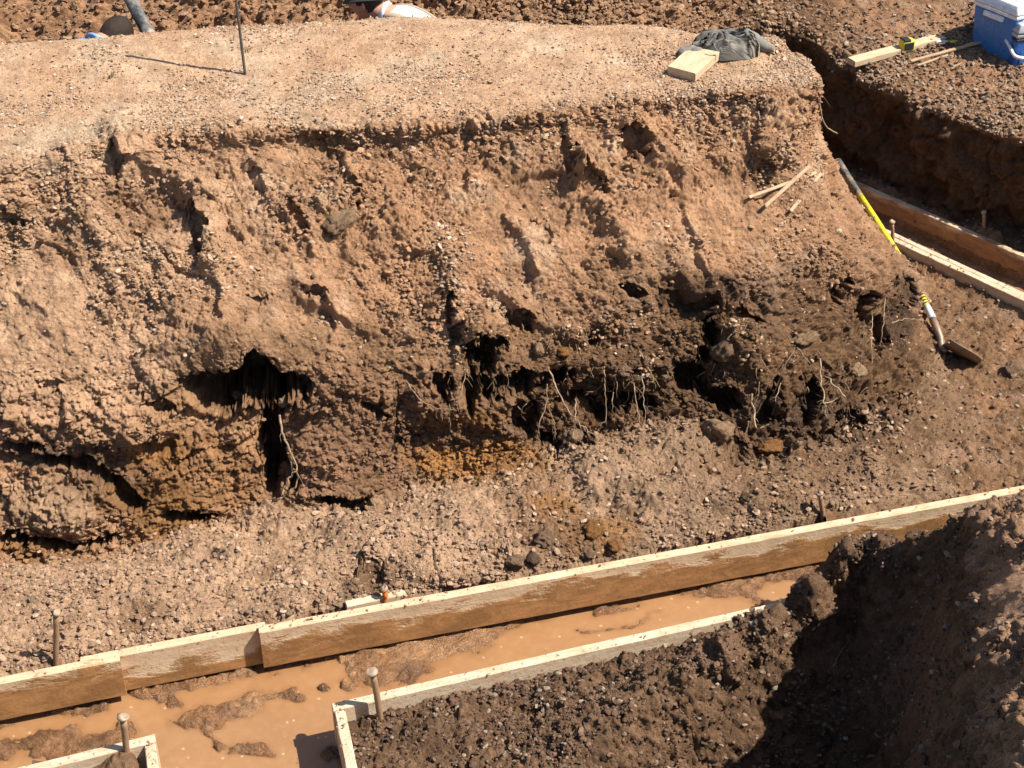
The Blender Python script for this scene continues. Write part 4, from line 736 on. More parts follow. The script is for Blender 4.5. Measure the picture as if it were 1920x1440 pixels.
# ================================================================== ROOTS
M_ROOT = dirty_mat('pale_root', (.38, .27, .165), (.20, .13, .08), .45, .8, 40); M_ROOTD = dirty_mat('dark_root', (.10, .07, .05), (.18, .12, .08), .4, .85, 40)
def hairy(Q, r, taper):
    Ln = np.linalg.norm(np.diff(Q, axis=0), axis=1).sum(); t = np.linspace(0, len(Q)-1, max(5, int(Ln/.018))); Q = herm(Q, t); k = len(Q)
    Q[1:-1] += RNG.normal(0, min(.0035, r*.9), (k-2, 3)); rr = np.linspace(r, r*taper, k)*RNG.uniform(.85, 1.2, k)
    V, Fc = tube(Q, rr, n=6, sub=3); V = list(map(tuple, V)); Fc = list(Fc)
    for j in range(1+int(Ln/.06)):
        i = RNG.integers(1, k-1); a = Q[i]; d = np.array((RNG.normal(0, .6), -.25, -abs(RNG.normal(.5, .5)))); d /= np.linalg.norm(d); l = RNG.uniform(.015, .05)
        h = np.array([a, a+d*l*.35+RNG.normal(0, .004, 3), a+d*l*.7+RNG.normal(0, .005, 3)+[0, 0, -.004], a+d*l+[0, 0, -.010]]); V2, F2 = tube(h, np.linspace(max(.0009, r*.4), .0006, 4), n=4, sub=2)
        b = len(V); V += list(map(tuple, V2)); Fc += [tuple(x+b for x in f) for f in F2]
    return V, Fc
def root(pts, r, label, mat=M_ROOT, group=None, lift=.012, which=0, free=None, taper=.45):
    P = []
    for k, (px, py) in enumerate(pts):
        s_, n_ = surf(px, py, which); d_ = np.array(cam.location)-s_; dist = np.linalg.norm(d_); d_ /= dist
        P.append(s_)
    P = np.array(P)
    # keep the root near the front of the surface: hollows are bridged
    dist = np.linalg.norm(P-np.array(cam.location), axis=1); ref = np.minimum(dist, np.interp(np.arange(len(P)), [0, len(P)-1], [dist[0], dist[-1]])) if free is None else np.minimum(dist, free)
    Q = []
    for k, (px, py) in enumerate(pts):
        d_ = ray(px, py); d_ = d_/np.linalg.norm(d_); Q.append(np.array(cam.location)+d_*(ref[k]-lift))
    Q = np.array(Q); o = empty_base = Q[0].copy(); V_, F_ = hairy(Q-o, r*.66, taper); ob = mkobj('root', poly_mesh('root', V_, F_), mat); ob.location = o
    return tag(ob, label, 'root', group)
root([(524, 778), (530, 815), (542, 845), (549, 880), (536, 905), (527, 930)], .0085, 'thick pale root hanging down the dark slot under the left hollow', lift=.05)
root([(546, 850), (557, 880), (556, 905), (543, 922)], .006, 'pale side strand twisting right of the thick hanging root', lift=.05)
root([(760, 712), (784, 745), (815, 765), (850, 768)], .0032, 'thin pale root curving down beside the tan clod', lift=.03)
root([(872, 700), (866, 735), (860, 768)], .003, 'thin straight root at the left edge of the black hole', lift=.04)
root([(906, 668), (884, 684)], .004, 'short pale root stub across the black hole', lift=.03)
root([(862, 652), (860, 668), (852, 676)], .0025, 'tiny hooked root above the black hole', lift=.02)
root([(1028, 690), (1044, 728), (1068, 772), (1084, 792), (1118, 820)], .0062, 'long pale root running down right from the clod to the berm', lift=.04)
root([(1133, 688), (1135, 730), (1138, 800)], .0045, 'straight vertical root in the middle of the overhang', lift=.04)
root([(1198, 658), (1222, 700), (1238, 726)], .0042, 'slanting pale root left of the wide dark hollow', lift=.04)
root([(1188, 718), (1194, 760), (1200, 808)], .0040, 'left one of two parallel hanging roots', lift=.05)
root([(1204, 700), (1206, 745), (1210, 800)], .0040, 'right one of two parallel hanging roots', lift=.05)
root([(1078, 748), (1079, 780), (1074, 822)], .0042, 'short vertical root crossing the long slanting root', lift=.06)
root([(1026, 720), (1024, 760), (1010, 800), (1008, 828)], .0042, 'wavy root hanging over the brown wrapped clod', lift=.05)
root([(1030, 770), (1040, 800), (1038, 824)], .0032, 'thin root lying on the wrapped brown clod', lift=.06)
root([(1100, 735), (1112, 735), (1128, 724)], .003, 'small root curling sideways under the overhang', lift=.04)
root([(1150, 735), (1148, 770)], .003, 'short root left of the parallel hanging roots', lift=.05)
root([(1410, 738), (1412, 770), (1418, 802)], .0075, 'stout white root stub standing at the bank foot', lift=.05, taper=.8)
root([(1424, 716), (1420, 745), (1410, 765)], .0035, 'thin root above the stout white stub', lift=.04)
root([(1403, 790), (1396, 822)], .004, 'short pale root left below the white stub', lift=.04)
root([(1425, 803), (1442, 795)], .004, 'tiny root stub sticking right from the foot of the bank', lift=.03)
root([(1494, 652), (1512, 672), (1524, 690)], .0042, 'left arm of the forked root', lift=.04)
root([(1537, 672), (1540, 720), (1545, 755), (1551, 782)], .0062, 'pale upright root of the forked group', lift=.06)
root([(1546, 706), (1566, 724), (1585, 744)], .0072, 'stubby root branch pointing down right from the fork', lift=.07, taper=.8)
root([(1545, 756), (1560, 752), (1570, 746)], .003, 'thin side twig low on the forked root', lift=.06)
root([(1490, 655), (1470, 690), (1448, 740), (1440, 760)], .0042, 'dark root slanting down left from the fork', M_ROOTD, lift=.03)
root([(1464, 718), (1456, 745), (1450, 770)], .0035, 'thin pale root between the stub and the fork', lift=.04)
root([(1635, 590), (1634, 640), (1636, 682)], .0035, 'vertical root hanging at the right end of the bank', lift=.04)
root([(1620, 600), (1618, 650), (1614, 690)], .003, 'thin dark root beside the vertical root at the bank end', M_ROOTD, lift=.04)
root([(1660, 560), (1656, 610), (1650, 650)], .003, 'hair thin root left of the shovel socket', lift=.03)
root([(1672, 605), (1700, 598), (1738, 602)], .003, 'thin root sticking out level toward the shovel socket', lift=.05)
root([(1532, 655), (1538, 665)], .004, 'small root knot at the top of the fork', lift=.04)
root([(743, 718), (741, 770), (740, 850), (768, 862)], .0022, 'black thread like root hanging over the smooth clay face', M_ROOTD, lift=.03)
root([(478, 850), (468, 885), (458, 905)], .002, 'thin dark twig left of the vertical slot', M_ROOTD, lift=.03)
root([(1020, 575), (1034, 610), (1044, 635)], .005, 'brown root along a rib above the pinkish clod', M_ROOTD, lift=.015)
Vr, Fr = [], []
for k in range(150):
    px, py = (random.uniform(960, 1660), random.uniform(600, 800)) if k % 4 else (random.uniform(820, 980), random.uniform(640, 780))
    P, n_ = surf(px, py); P = P + n_*.004; d = np.array((RNG.normal(0, .45), -.25, -1.)); d /= np.linalg.norm(d); l = RNG.uniform(.02, .10)
    V_, F_ = tube(np.array([P, P+n_*.012+d*l*.3+RNG.normal(0, .006, 3), P+n_*.014+d*l*.65+RNG.normal(0, .008, 3), P+n_*.008+d*l]), np.linspace(RNG.uniform(.0010, .0019), .0006, 4), n=4, sub=3)
    i = len(Vr); Vr += list(map(tuple, V_)); Fr += [tuple(x+i for x in f_) for f_ in F_]
tag(mkobj('fine_roots', poly_mesh('fine_roots', Vr, Fr), M_ROOT), 'tangle of hair fine roots in the dark soil band', 'roots', kind='stuff')
p_ = W(1534, 186, .97)
def free_root(pts3, r, label, mat=M_ROOT, taper=.5):
    Q = np.array(pts3); o = Q[0].copy(); V_, F_ = tube(Q-o, np.linspace(r, r*taper, len(Q)), n=6, sub=5, jit=r*.2); ob = mkobj('root', poly_mesh('root', V_, F_), mat); ob.location = o; return tag(ob, label, 'root')
yb = p_[1]-.03
free_root([WY(1530, 178, yb), WY(1536, 192, yb-.03), WY(1541, 220, yb-.03), WY(1552, 240, yb-.02), WY(1570, 250, yb)], .0048, 'pale root dangling from the upper right corner of the bank')
free_root([WY(1528, 172, yb), WY(1540, 178, yb-.03), WY(1550, 190, yb-.02), WY(1556, 200, yb)], .002, 'hair root curving right beside the dangling root', M_ROOTD)
free_root([WY(1526, 200, yb), WY(1520, 208, yb-.03), WY(1514, 214, yb-.03)], .003, 'short rootlet left of the dangling root')
root([(1630, 157), (1642, 147), (1655, 142), (1670, 141)], .006, 'pale arched root in the shaded wall below the lumber', which=1, lift=.05)
root([(1660, 150), (1668, 146)], .005, 'short pale root piece right of the arched root', which=1, lift=.05)
root([(1439, 40), (1442, 52), (1441, 64)], .004, 'pale root hanging in the dark notch behind the jacket', which=1, lift=.04)
root([(1452, 55), (1444, 80)], .003, 'slanting rootlet in the dark notch', which=1, lift=.04)
root([(1560, 1250), (1574, 1226), (1592, 1199)], .0028, 'pale straw lying on the shaded pit wall', which=4, lift=.03)
# sticks lying on the stepped end of the bank
M_LATH = dirty_mat('weathered_lath', (.44, .30, .18), (.30, .20, .12), .4, .8, 25)
def lath(px0, py0, px1, py1, wd, th, label, which=0, mat=None, lift=.012, name='lath'):
    a, na = surf(px0, py0, which); b_, nb2 = surf(px1, py1, which); a = a+na*lift; b_ = b_+nb2*lift; d_ = b_-a; Ln = np.linalg.norm(d_)
    o = bm_obj(name, rbox(Ln, wd, th, .0012, 1), mat or M_LATH); z_ = (na+nb2); q_ = Vector(d_).normalized(); up_ = Vector(z_).normalized(); yv = up_.cross(q_).normalized(); zv = q_.cross(yv)
    M_ = Matrix((q_, yv, zv)).transposed().to_4x4(); M_.translation = Vector((a+b_)/2); o.matrix_world = M_; return tag(o, label, 'stick' if name == 'lath' else 'board')
lath(1402, 374, 1530, 328, .016, .008, 'long weathered stick lying low across the bank step')
lath(1426, 388, 1506, 312, .018, .008, 'steep weathered stick crossing over the long stick', lift=.03)
lath(1472, 395, 1540, 336, .016, .008, 'right hand weathered stick on the bank step', lift=.03)
lath(1706, 122, 1842, 84, .02, .010, 'brown wooden stake lying toward the blue cooler', 1, lift=.02)
lath(1718, 128, 1776, 108, .014, .008, 'short pale stick beside the brown stake', 1, lift=.015)
lath(1808, 92, 1850, 82, .012, .008, 'pale end of a second stick by the cooler', 1, lift=.02)
lath(1786, 134, 1800, 128, .014, .006, 'small pale chip of wood in front of the cooler shadow', 1, lift=.02)

# ================================================================== THINGS ON THE PLATEAU
pb = W(1303, 151, 1.165); pe = W(1360, 99, 1.205)
o = board('timber_offcut', pb+np.array((0, 0, .034)), pe+np.array((0, 0, .034)), .150, .044, WD_C, 'thick pale timber offcut lying in front of the jacket', seed=21, warp=.0005)
M_REBAR = dirty_mat('rebar_steel', (.10, .085, .08), (.24, .17, .12), .3, .6, 40, .5)
rb_ = W(461, 151, 1.15); rt = WY(441, -14, rb_[1]); rv = rt-rb_; rv = rv*(.87/rv[2]); e = empty('rebar', rb_)
tube_obj('bar', [rv*-.25, rv*.5, rv], .0062, M_REBAR, e, n=10, sub=2)
nrib = 90
Vr, Fr = [], []
for k in range(nrib):
    a = rv*(k+.5)/nrib; q_ = rv/np.linalg.norm(rv); V_, F_ = tube([a-q_*.0016, a, a+q_*.0016], [.006, .0082, .006], n=10, sub=1, cap=False); F_ = [tuple(i+len(Vr)*1 for i in f_) for f_ in F_]; Vr += [tuple(x_) for x_ in V_]; Fr += F_
o = mkobj('bar_ribs', poly_mesh('bar_ribs', Vr, Fr), M_REBAR, e); o['kind'] = 'stuff'
tag(e, 'ribbed steel rebar rod standing upright in the bank top', 'rebar')
M_GRASS = flat_mat('dry_grass', (.13, .13, .05), .8, .2)
for (px, py, lb) in ((210, 143, 'small grass tuft on the left of the bank top near the shadow of the rod'), (464, 97, 'tiny grass tuft behind the rebar rod')):
    P, n_ = surf(px, py); Vg, Fg = [], []
    for k in range(26):
        a = RNG.random()*6.28; r_ = RNG.random()*.03; h_ = RNG.uniform(.015, .035); p0 = np.array((math.cos(a)*r_, math.sin(a)*r_, -.003)); p1 = p0+np.array((math.cos(a)*.02*RNG.random(), math.sin(a)*.02*RNG.random(), h_)); s_ = np.array((-math.sin(a), math.cos(a), 0))*.0018
        i = len(Vg); Vg += [p0-s_, p0+s_, (p0+p1)/2+s_*.8, (p0+p1)/2-s_*.8, p1+[.004, 0, -.002]]; Fg += [(i, i+1, i+2, i+3), (i+3, i+2, i+4)]
    o = mkobj('grass_tuft', poly_mesh('grass_tuft', Vg, Fg), M_GRASS); o.location = P; tag(o, lb, 'grass')
# crumpled jacket
M_CLOTH = flat_mat('grey_fleece', (.185, .172, .150), .95, .15, .12, 60, .15)
jb = surf(1362, 91)[0]-np.array((0, 0, .008)); J = empty('jacket', jb)
def crumple(nx, ny, sx, sy, hz, seed, cx, cy, per, am):
    a = np.linspace(-1, 1, nx); b_ = np.linspace(-1, 1, ny); A, B = np.meshgrid(a, b_)
    ang = np.arctan2(B, A); rr = np.maximum(np.abs(A), np.abs(B)); out = 1+.10*np.sin(ang*2+seed)+.06*np.sin(ang*5+seed*2)
    P = np.stack([np.cos(ang)*rr*sx*out, np.sin(ang)*rr*sy*out, 0*A], -1); dome = np.maximum(0, 1-rr**3)**.6
    rc = np.hypot(P[..., 0]-cx, (P[..., 1]-cy)*1.25) + .018*fbm(P+seed, 9, 2, 905)
    fold = (np.abs(np.sin(math.pi*rc/per))**.55)*(.6+.5*fbm(P+seed*3, 7, 2, 906)) + .55*fbm(P+seed*2, 14, 3, 907, .5, True)
    P[..., 2] = dome*hz*(.75+.25*fbm(P+seed, 5, 2, 901)) + dome**.6*am*fold - .014*(rr > .97)
    P[..., :2] += (dome*.008)[..., None]*np.stack([fbm(P, 14, 2, 908), fbm(P, 14, 2, 909)], -1); P = smooth2(P, 1); return P
P = crumple(150, 100, .150, .100, .100, 2.1, -.06, -.17, .050, .040)
mkobj('jacket_body', mesh_np('jacket_body', P, grid_faces(90, 130)), M_CLOTH, J)
P = crumple(60, 40, .075, .045, .034, .7, .05, -.1, .04, .016)
o = mkobj('jacket_hood', mesh_np('jacket_hood', P, grid_faces(40, 60)), M_CLOTH, J); o.location = (-.155, -.03, 0)
o = tube_obj('jacket_sleeve', [(.08, .02, .07), (.13, .0, .05), (.18, -.01, .024), (.225, -.02, .012)], [.035, .034, .026, .016], M_CLOTH, J, n=14, sub=4, jit=.0012)
o = tube_obj('drawstring', [(-.075, -.105, .075), (-.065, -.118, .055), (-.05, -.122, .045), (-.045, -.118, .060), (-.035, -.122, .035)], .0035, M_CLOTH, J, n=6, sub=4)
tag(J, 'crumpled grey jacket lying on the bank top', 'jacket')

# ================================================================== GROUND UNDER THE COOLERS: lumber, tape, pliers, coolers
P0, _ = surf(1594, 110, 1); P1, _ = surf(1766, 66, 1); zt = max(P0[2], P1[2])+.035
l0, l1 = W(1604, 116, .62), W(1774, 70, .66)
board('lumber', l0, l1, .075, .036, WD_C, 'long pale lumber board lying on the dark ground above the trench wall', seed=31, warp=.001)
M_TYEL = dirty_mat('yellow_plastic', (.62, .50, .03), (.3, .2, .1), .12, .4, 40)
T = empty('tape_measure', W(1698, 96, .615), .35)
def tapecase(sx, sy, sz): return rbox(sx, sy, sz, .014, 3)
bm_obj('case', tapecase(.085, .055, .075), M_TYEL, T, True)
o = bm_obj('side_label', rbox(.060, .004, .045, .0015, 1), M_BLACK, T); o.location = (0, -.0295, .018)
o = bm_obj('black_base', rbox(.088, .058, .016, .004, 2), M_BLACK, T); o.location = (0, 0, -.006)
o = bm_obj('top_grip', rbox(.045, .057, .014, .004, 2), M_BLACK, T); o.location = (-.012, 0, .066)
tag(T, 'yellow tape measure with black base resting against the lumber board', 'tape measure')
PL = empty('pliers', surf(1782, 83, 1)[0]+[0, 0, .012], .25)
for s_ in (-1, 1):
    tube_obj('handle', [(.0, 0, 0), (-.03, .012*s_, .002), (-.085, .020*s_, .002)], [.005, .006, .006], M_GRIP if s_ < 0 else M_LABEL, PL, n=8)
tube_obj('jaw', [(-.005, 0, 0), (.02, 0, 0), (.05, 0, 0)], [.008, .010, .004], M_YEL, PL, n=8)
tag(PL, 'small hand pliers lying between the lumber and the cooler', 'pliers')
def plas(name, c_, r=.38): 
    return dirty_mat(name, c_, (.30, .22, .15), .06, r, 9)
M_BLUE = plas('blue_plastic', (.055, .175, .44)); M_WHITE = plas('white_plastic', (.72, .74, .76)); M_BLUE2 = plas('deep_blue_plastic', (.03, .115, .38)); M_GREY = plas('grey_plastic', (.38, .40, .42))
cb = surf(1862, 118, 1)[0]
def cooler(loc, rz, sx, sy, h, label, small=False):
    e = empty('cooler', loc, rz)                     # local -x = left end, -y = front
    bo = bm_obj('body', rbox(sx, sy, h, .014, 3, .90), M_BLUE2 if small else M_BLUE, e, True)
    pn = bm_obj('front_panel', rbox(sx*.72, .006, h*.55, .002, 1), M_BLUE2 if small else M_BLUE, bo); pn.location = (0, -sy/2*.965-.001, h*.26); pn.rotation_euler = (-.05, 0, 0)
    rim = bm_obj('rim', rbox(sx+.012, sy+.012, .022, .006, 2), M_GREY if small else M_WHITE, e, True); rim.location = (0, 0, h)
    bm = rbox(sx+.018, sy+.018, .05, .012, 3)
    for v_ in bm.verts:
        if v_.co.z > .025: v_.co.x *= .90; v_.co.y *= .84
    ld = bm_obj('lid', bm, M_GREY if small else M_WHITE, e, True); ld.location = (0, 0, h+.024)
    rc = bm_obj('lid_inset', rbox(sx*.7, sy*.5, .006, .002, 1), M_WHITE, ld); rc.location = (0, 0, .0485)
    if small:
        hw = sx/2+.012; tube_obj('carry_handle', [(-hw, 0, h*.80), (-hw, -.06, h*.70), (-hw, -sy/2-.03, h*.58), (-hw*.6, -sy/2-.045, h*.52), (0, -sy/2-.05, h*.50), (hw*.6, -sy/2-.045, h*.52), (hw, -sy/2-.03, h*.58), (hw, -.06, h*.70), (hw, 0, h*.80)], .010, M_WHITE, e, n=8, sub=3)
        st = bm_obj('seal_band', rbox(sx+.006, sy+.006, .016, .003, 1), M_BLACK, e); st.location = (0, 0, h-.022)
    else:
        for s_ in (-1, 1):
            g_ = bm_obj('side_handle', rbox(.022, sy*.46, .030, .006, 2), M_WHITE, e, True); g_.location = (s_*(sx/2+.006), 0, h-.035)
        lt = bm_obj('latch', rbox(.05, .012, .05, .004, 2), M_WHITE, e, True); lt.location = (0, -sy/2-.008, h-.015)
    return tag(e, label, 'cooler')
n0 = W(1890, 127, .585)                                # near vertical corner of the big cooler
ax = np.array((math.cos(math.radians(33)), math.sin(math.radians(33)), 0)); ay = np.array((-ax[1], ax[0], 0))
cc_ = n0 + ax*.24 + ay*.155
cooler(cc_-[0, 0, .01], math.radians(33), .50, .31, .29, 'large blue cooler with white lid on the far right ground')
n1_ = W(1889, 138, .57); ax2 = np.array((math.cos(math.radians(12)), math.sin(math.radians(12)), 0)); ay2 = np.array((-ax2[1], ax2[0], 0))
cooler(n1_ + ax2*.17 + ay2*.10-[0, 0, .01], math.radians(12), .30, .19, .215, 'small deep blue lunch cooler with carry handle in front of the large cooler', True)
# ================================================================== BLACK PIPE AND PEOPLE IN THE BACK TRENCH
M_PIPE = dirty_mat('black_pipe', (.035, .037, .038), (.30, .27, .24), .35, .55, 9)
y0 = 7.25; pbm = WY(286, 78, y0); ptp = WY(240, -10, y0+.30); dv_ = ptp-pbm
PI_ = empty('plastic_pipe', pbm-dv_*3.2); k0 = np.array(PI_.location)
tube_obj('tube', [pbm-dv_*3.2-k0, pbm-k0, ptp-k0, ptp+dv_*2-k0], .034, M_PIPE, PI_, n=20, sub=3)
tube_obj('pipe_end', [ptp+dv_*1.85-k0, ptp+dv_*2.02-k0], [.037, .037], M_PIPE, PI_, n=20, sub=1)
tag(PI_, 'dark dusty plastic pipe leaning up out of the back trench', 'pipe')
M_SKIN = flat_mat('skin', (.46, .24, .16), .55, .35, .08, 30); M_HAIR = flat_mat('brown_hair', (.030, .018, .012), .75, .25, .45, 160, .6); M_SHB = flat_mat('blue_shirt', (.20, .32, .50), .9, .1, .1, 40, .2); M_SHW = flat_mat('white_shirt', (.70, .74, .78), .9, .1, .06, 30, .2); M_TROU = flat_mat('dark_trousers', (.05, .055, .07), .9, .1, .1, 40); M_HAT = flat_mat('dark_hat', (.035, .037, .036), .85, .2, .15, 60, .2); M_SUSP = flat_mat('tan_strap', (.36, .27, .19), .8, .2, .1, 60); M_BOOT = flat_mat('boots', (.09, .06, .04), .7, .3)
def skin_mesh(name, pts, edges, mat, parent, sub=2):
    me = bpy.data.meshes.new(name); keys = list(pts); me.from_pydata([pts[k][0] for k in keys], [(keys.index(a), keys.index(b_)) for a, b_ in edges], [])
    o = mkobj(name, me, mat, parent); me.materials.clear(); me.materials.append(mat); o.modifiers.new('skin', 'SKIN')
    for k, sv in zip(keys, me.skin_vertices[0].data): sv.radius = pts[k][1] if isinstance(pts[k][1], tuple) else (pts[k][1],)*2
    me.skin_vertices[0].data[0].use_root = True
    m_ = o.modifiers.new('sub', 'SUBSURF'); m_.levels = sub; m_.render_levels = sub; m_.use_creases = False
    for mod in o.modifiers:
        if mod.type == 'SKIN': mod.use_smooth_shade = True
    return o
def head_mesh(name, mat, parent, loc, yaw, tilt, s=1.0):
    bm = bmesh.new(); bmesh.ops.create_uvsphere(bm, u_segments=32, v_segments=24, radius=1)
    for v_ in bm.verts:
        x_, y_, z_ = v_.co; f_ = max(0, -y_)                    # face towards -y
        w_ = .074*(1-.22*max(0, -z_)**1.5); d_ = .094*(1-.10*max(0, -z_))
        q_ = Vector((x_*w_, y_*d_, z_*.115))
        q_.y -= .020*math.exp(-((x_/.16)**2+((z_+.12)/.20)**2))*f_; q_.y -= .010*math.exp(-((x_/.3)**2+((z_+.75)/.22)**2))*f_
        q_.y -= .007*math.exp(-((x_/.5)**2+((z_-.18)/.10)**2))*f_; q_.y += .010*math.exp(-(((abs(x_)-.36)/.16)**2+((z_-.02)/.12)**2))*f_
        q_.y -= .005*math.exp(-((x_/.25)**2+((z_+.42)/.07)**2))*f_; q_.y += .004*math.exp(-((x_/.25)**2+((z_+.48)/.03)**2))*f_
        v_.co = q_
    for s_ in (-1, 1):                                          # ears
        g = bmesh.ops.create_uvsphere(bm, u_segments=12, v_segments=10, radius=1)
        for v_ in g['verts']: v_.co = Vector((s_*.074+v_.co.x*.010+s_*.010*max(0, v_.co.y), v_.co.y*.019+.010, v_.co.z*.031-.006))
    o = bm_obj(name, bm, mat, parent, True); o.location = loc; o.rotation_euler = (tilt, 0, yaw); o.scale = (s,)*3; return o
def person(loc, yaw, label, pose, shirt, hat):
    e = empty('person', loc, yaw); b_ = pose                    # local frame: faces -y
    pts = {'pelvis': (b_['pelvis'], .125), 'spine': (b_['spine'], .125), 'chest': (b_['chest'], (.15, .125)), 'neckb': (b_['neckb'], .075), 'neck': (b_['neck'], .056), 'skull': (b_['skull'], .068)}
    edges = [('pelvis', 'spine'), ('spine', 'chest'), ('chest', 'neckb'), ('neckb', 'neck'), ('neck', 'skull')]
    for s_, sd_ in ((-1, 'r'), (1, 'l')):
        sh_, el, wr = b_['sh'+sd_], b_['el'+sd_], b_['wr'+sd_]; hp_, kn, an, to = b_['hip'+sd_], b_['kn'+sd_], b_['an'+sd_], b_['to'+sd_]
        pts.update({'sh'+sd_: (sh_, .072), 'el'+sd_: (el, .046), 'wr'+sd_: (wr, .031), 'hip'+sd_: (hp_, .098), 'kn'+sd_: (kn, .062), 'an'+sd_: (an, .042), 'to'+sd_: (to, .036)})
        edges += [('chest', 'sh'+sd_), ('sh'+sd_, 'el'+sd_), ('el'+sd_, 'wr'+sd_), ('pelvis', 'hip'+sd_), ('hip'+sd_, 'kn'+sd_), ('kn'+sd_, 'an'+sd_), ('an'+sd_, 'to'+sd_)]
        d_ = (Vector(wr)-Vector(el)).normalized(); pm = Vector(wr)+d_*.07; pts['pm'+sd_] = (tuple(pm), (.036, .020)); edges.append(('wr'+sd_, 'pm'+sd_)); sd3 = d_.cross(Vector((0, 1, .2))).normalized()
        for q_ in range(4):
            f1 = pm + sd3*(q_-1.5)*.019 + d_*.03; f2 = f1 + d_*(.035+.008*(q_ in (1, 2))) + Vector((0, 0, -.012)); pts[f'f{q_}{sd_}'] = (tuple(f1), .0095); pts[f'g{q_}{sd_}'] = (tuple(f2), .0075); edges += [('pm'+sd_, f'f{q_}{sd_}'), (f'f{q_}{sd_}', f'g{q_}{sd_}')]
        t1 = Vector(wr)+d_*.03+sd3*.035; t2 = t1+d_*.035+sd3*.012; pts['t1'+sd_] = (tuple(t1), .011); pts['t2'+sd_] = (tuple(t2), .008); edges += [('wr'+sd_, 't1'+sd_), ('t1'+sd_, 't2'+sd_)]
    bo = skin_mesh('body', pts, edges, M_SKIN, e)
    hd_ = head_mesh('head', M_SKIN, e, b_['head'], b_.get('hyaw', 0), b_.get('htilt', 0), b_.get('hs', .95))
    # hair cap
    bm = bmesh.new(); bmesh.ops.create_uvsphere(bm, u_segments=40, v_segments=28, radius=1)
    kill = [v_ for v_ in bm.verts if v_.co.z < -.50 or (v_.co.y < -.35 and v_.co.z < .42) or (v_.co.z < -.1 and v_.co.y < .15)]
    bmesh.ops.delete(bm, geom=kill, context='VERTS'); Pq = np.array([v_.co[:] for v_ in bm.verts]); nn = fbm(Pq*[1, 1, .35], 9, 4, 951, .7)*1.7
    for v_, k_ in zip(bm.verts, nn): v_.co = Vector((v_.co.x*.083, v_.co.y*.104+.004, v_.co.z*.124+.003))*(1+.05*k_)
    ha = bm_obj('hair', bm, M_HAIR, hd_, True)
    # shirt and trousers
    sp = {k: pts[k] for k in ('pelvis', 'spine', 'chest', 'neckb')}; sp = {k: (p_[0], tuple(x_+.022 for x_ in (p_[1] if isinstance(p_[1], tuple) else (p_[1],)*2))) for k, p_ in sp.items()}; se = [('pelvis', 'spine'), ('spine', 'chest'), ('chest', 'neckb')]
    sp['neckb'] = (b_['neckb'], .100); sp['collar'] = (tuple(Vector(b_['neckb']).lerp(Vector(b_['neck']), .75)), .072); se.append(('neckb', 'collar'))
    for d_ in 'rl':
        mid = tuple(Vector(b_['el'+d_]).lerp(Vector(b_['wr'+d_]), .15)); sp['sh'+d_] = (b_['sh'+d_], .088); sp['el'+d_] = (b_['el'+d_], .062); sp['cu'+d_] = (mid, .058); se += [('chest', 'sh'+d_), ('sh'+d_, 'el'+d_), ('el'+d_, 'cu'+d_)]
    skin_mesh('shirt', sp, se, shirt, e)
    tp = {'pelvis': (b_['pelvis'], .142)}; te = []
    for d_ in 'rl':
        tp['hip'+d_] = (b_['hip'+d_], .115); tp['kn'+d_] = (b_['kn'+d_], .080); tp['an'+d_] = (tuple(Vector(b_['an'+d_])+Vector((0, 0, .04))), .064); te += [('pelvis', 'hip'+d_), ('hip'+d_, 'kn'+d_), ('kn'+d_, 'an'+d_)]
    skin_mesh('trousers', tp, te, M_TROU, e)
    for d_ in 'rl':
        a_, t_ = Vector(b_['an'+d_]), Vector(b_['to'+d_]); tube_obj('boot', [a_+Vector((0, .04, .04)), a_+Vector((0, .03, -.02)), a_.lerp(t_, .5), t_+Vector((0, -.03, 0))], [.055, .056, .050, .042], M_BOOT, e, n=12)
    return e, hd_
def stoop(p):                                                # bent forward
    return p
# left person: upright in the trench, head just above the bank, looking down and away
fz = -.15
pose1 = dict(pelvis=(0, .42, .74), spine=(0, .30, .90), chest=(0, .14, 1.12), neckb=(0, .03, 1.17), neck=(0, -.04, 1.18), skull=(0, -.09, 1.19), head=(0, -.105, 1.190), htilt=.85, hs=.86,
    shr=(-.18, .10, 1.11), shl=(.18, .10, 1.11), elr=(-.25, -.16, .80), ell=(.25, -.16, .80), wrr=(-.16, -.36, .70), wrl=(.16, -.36, .70), hipr=(-.10, .40, .70), hipl=(.10, .40, .70), knr=(-.12, .12, .40), knl=(.12, .14, .40), anr=(-.11, .32, .08), anl=(.11, .32, .08), tor=(-.12, .16, .04), tol=(.12, .16, .04))
hd1 = WY(218, 68, 7.28)
yaw1 = math.radians(140)
off = Matrix.Rotation(yaw1, 3, 'Z') @ Vector(pose1['head'])
e1, h1 = person((hd1[0]-off.x, hd1[1]-off.y, hd1[2]-off.z), yaw1, 'person with brown hair in a blue shirt, only the head above the bank top', pose1, M_SHB, False)
tag(e1, e1.get('label') or 'person with short brown hair and blue shirt, head just above the bank', 'person')
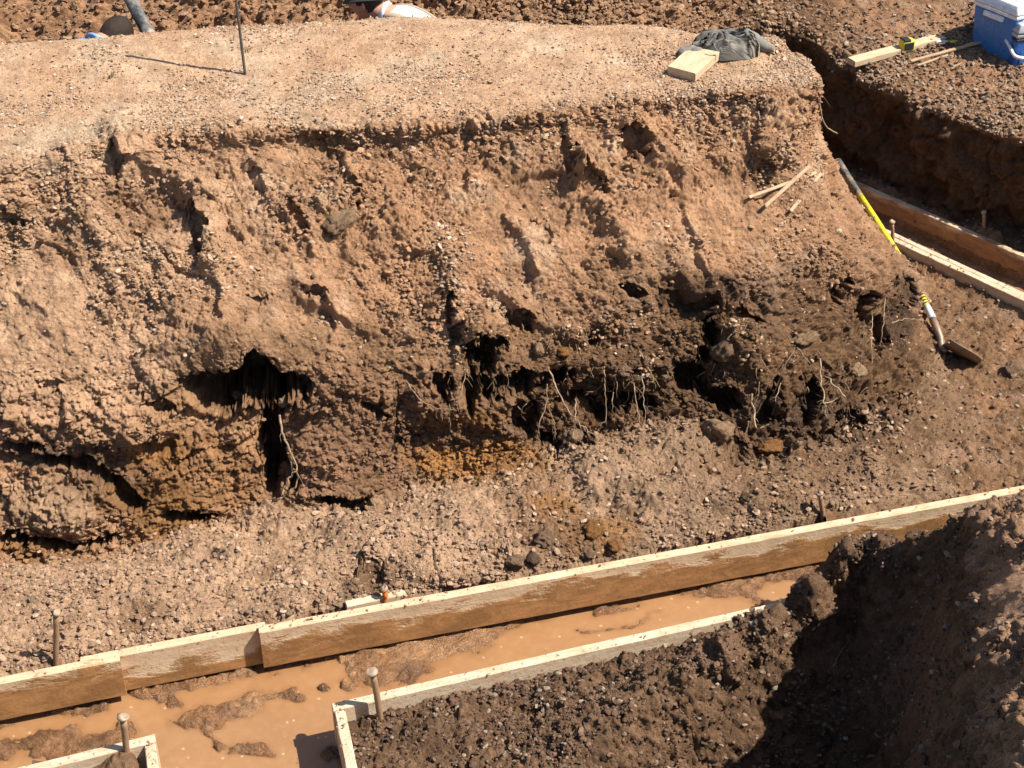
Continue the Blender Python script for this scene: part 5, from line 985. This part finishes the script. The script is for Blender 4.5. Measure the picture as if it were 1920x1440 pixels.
# right person: stooping, back towards the camera, facing left, dark brimmed hat
pose2 = dict(pelvis=(0, .44, .90), spine=(0, .30, 1.06), chest=(0, .13, 1.16), neckb=(0, .0, 1.225), neck=(0, -.06, 1.25), skull=(0, -.11, 1.28), head=(0, -.125, 1.290), htilt=.20,
    shr=(-.18, .08, 1.14), shl=(.18, .08, 1.14), elr=(-.24, -.06, .88), ell=(.24, -.06, .88), wrr=(-.14, -.28, .76), wrl=(.14, -.28, .76), hipr=(-.10, .42, .86), hipl=(.10, .42, .86), knr=(-.12, .20, .48), knl=(.12, .22, .48), anr=(-.11, .38, .08), anl=(.11, .38, .08), tor=(-.12, .22, .04), tol=(.12, .22, .04))
hd2 = WY(684, 3, 7.38); yaw2 = math.radians(-104)
off = Matrix.Rotation(yaw2, 3, 'Z') @ Vector(pose2['head'])
e2, h2 = person((hd2[0]-off.x*.88, hd2[1]-off.y*.88, hd2[2]-off.z*.88), yaw2, '', pose2, M_SHW, True)
e2.scale = (.88,)*3
tag(e2, 'person in a dark brimmed hat, white shirt and tan suspenders stooping behind the bank', 'person')
# hat with brim, child of the person
Vh, Fh = [], []; ring = 36
prof = [(.128, -.012), (.127, -.006), (.098, .012), (.094, .030), (.092, .070), (.082, .100), (.050, .108), (.0, .100)]
for r_, z_ in prof:
    for k in range(ring):
        a = k*2*math.pi/ring; dz_ = -.014*math.cos(2*a)*(r_ > .12)*-1; Vh.append((math.cos(a)*r_*.92, math.sin(a)*r_*1.12, z_+dz_))
for i in range(len(prof)-1):
    for k in range(ring): Fh.append((i*ring+k, i*ring+(k+1) % ring, (i+1)*ring+(k+1) % ring, (i+1)*ring+k))
ht = mkobj('hat', poly_mesh('hat', Vh, Fh), M_HAT, h2); ht.location = (0, .004, .036); md = ht.modifiers.new('t', 'SOLIDIFY'); md.thickness = .004
from mathutils.bvhtree import BVHTree
bpy.context.view_layer.update(); dg_ = bpy.context.evaluated_depsgraph_get()
shirt2 = [c_ for c_ in e2.children if c_.name.startswith('shirt')][0]; bv = BVHTree.FromObject(shirt2, dg_)
for s_ in (-1, 1):
    Vs = []; path = herm(np.array([(s_*.075, -.06), (s_*.095, .05), (s_*.09, .16), (s_*.06, .28), (s_*.03, .40)]), np.linspace(0, 4, 25))
    for (x_, y_) in path:
        for dx_ in (-.018, .018):
            hit = bv.ray_cast(Vector((x_+dx_, y_+.35, 2.2)), Vector((0, -.35, -1.2)).normalized())
            Vs.append(np.array(hit[0])+np.array(hit[1])*.004 if hit[0] else None)
    n_ = len(path); Fs = [(2*k, 2*k+1, 2*k+3, 2*k+2) for k in range(n_-1) if all(Vs[i] is not None for i in range(2*k, 2*k+4))]
    st = mkobj('suspender', poly_mesh('suspender', [v_ if v_ is not None else (0, .1, 1.0) for v_ in Vs], Fs), M_SUSP, e2); md = st.modifiers.new('t', 'SOLIDIFY'); md.thickness = .006; md.offset = 0
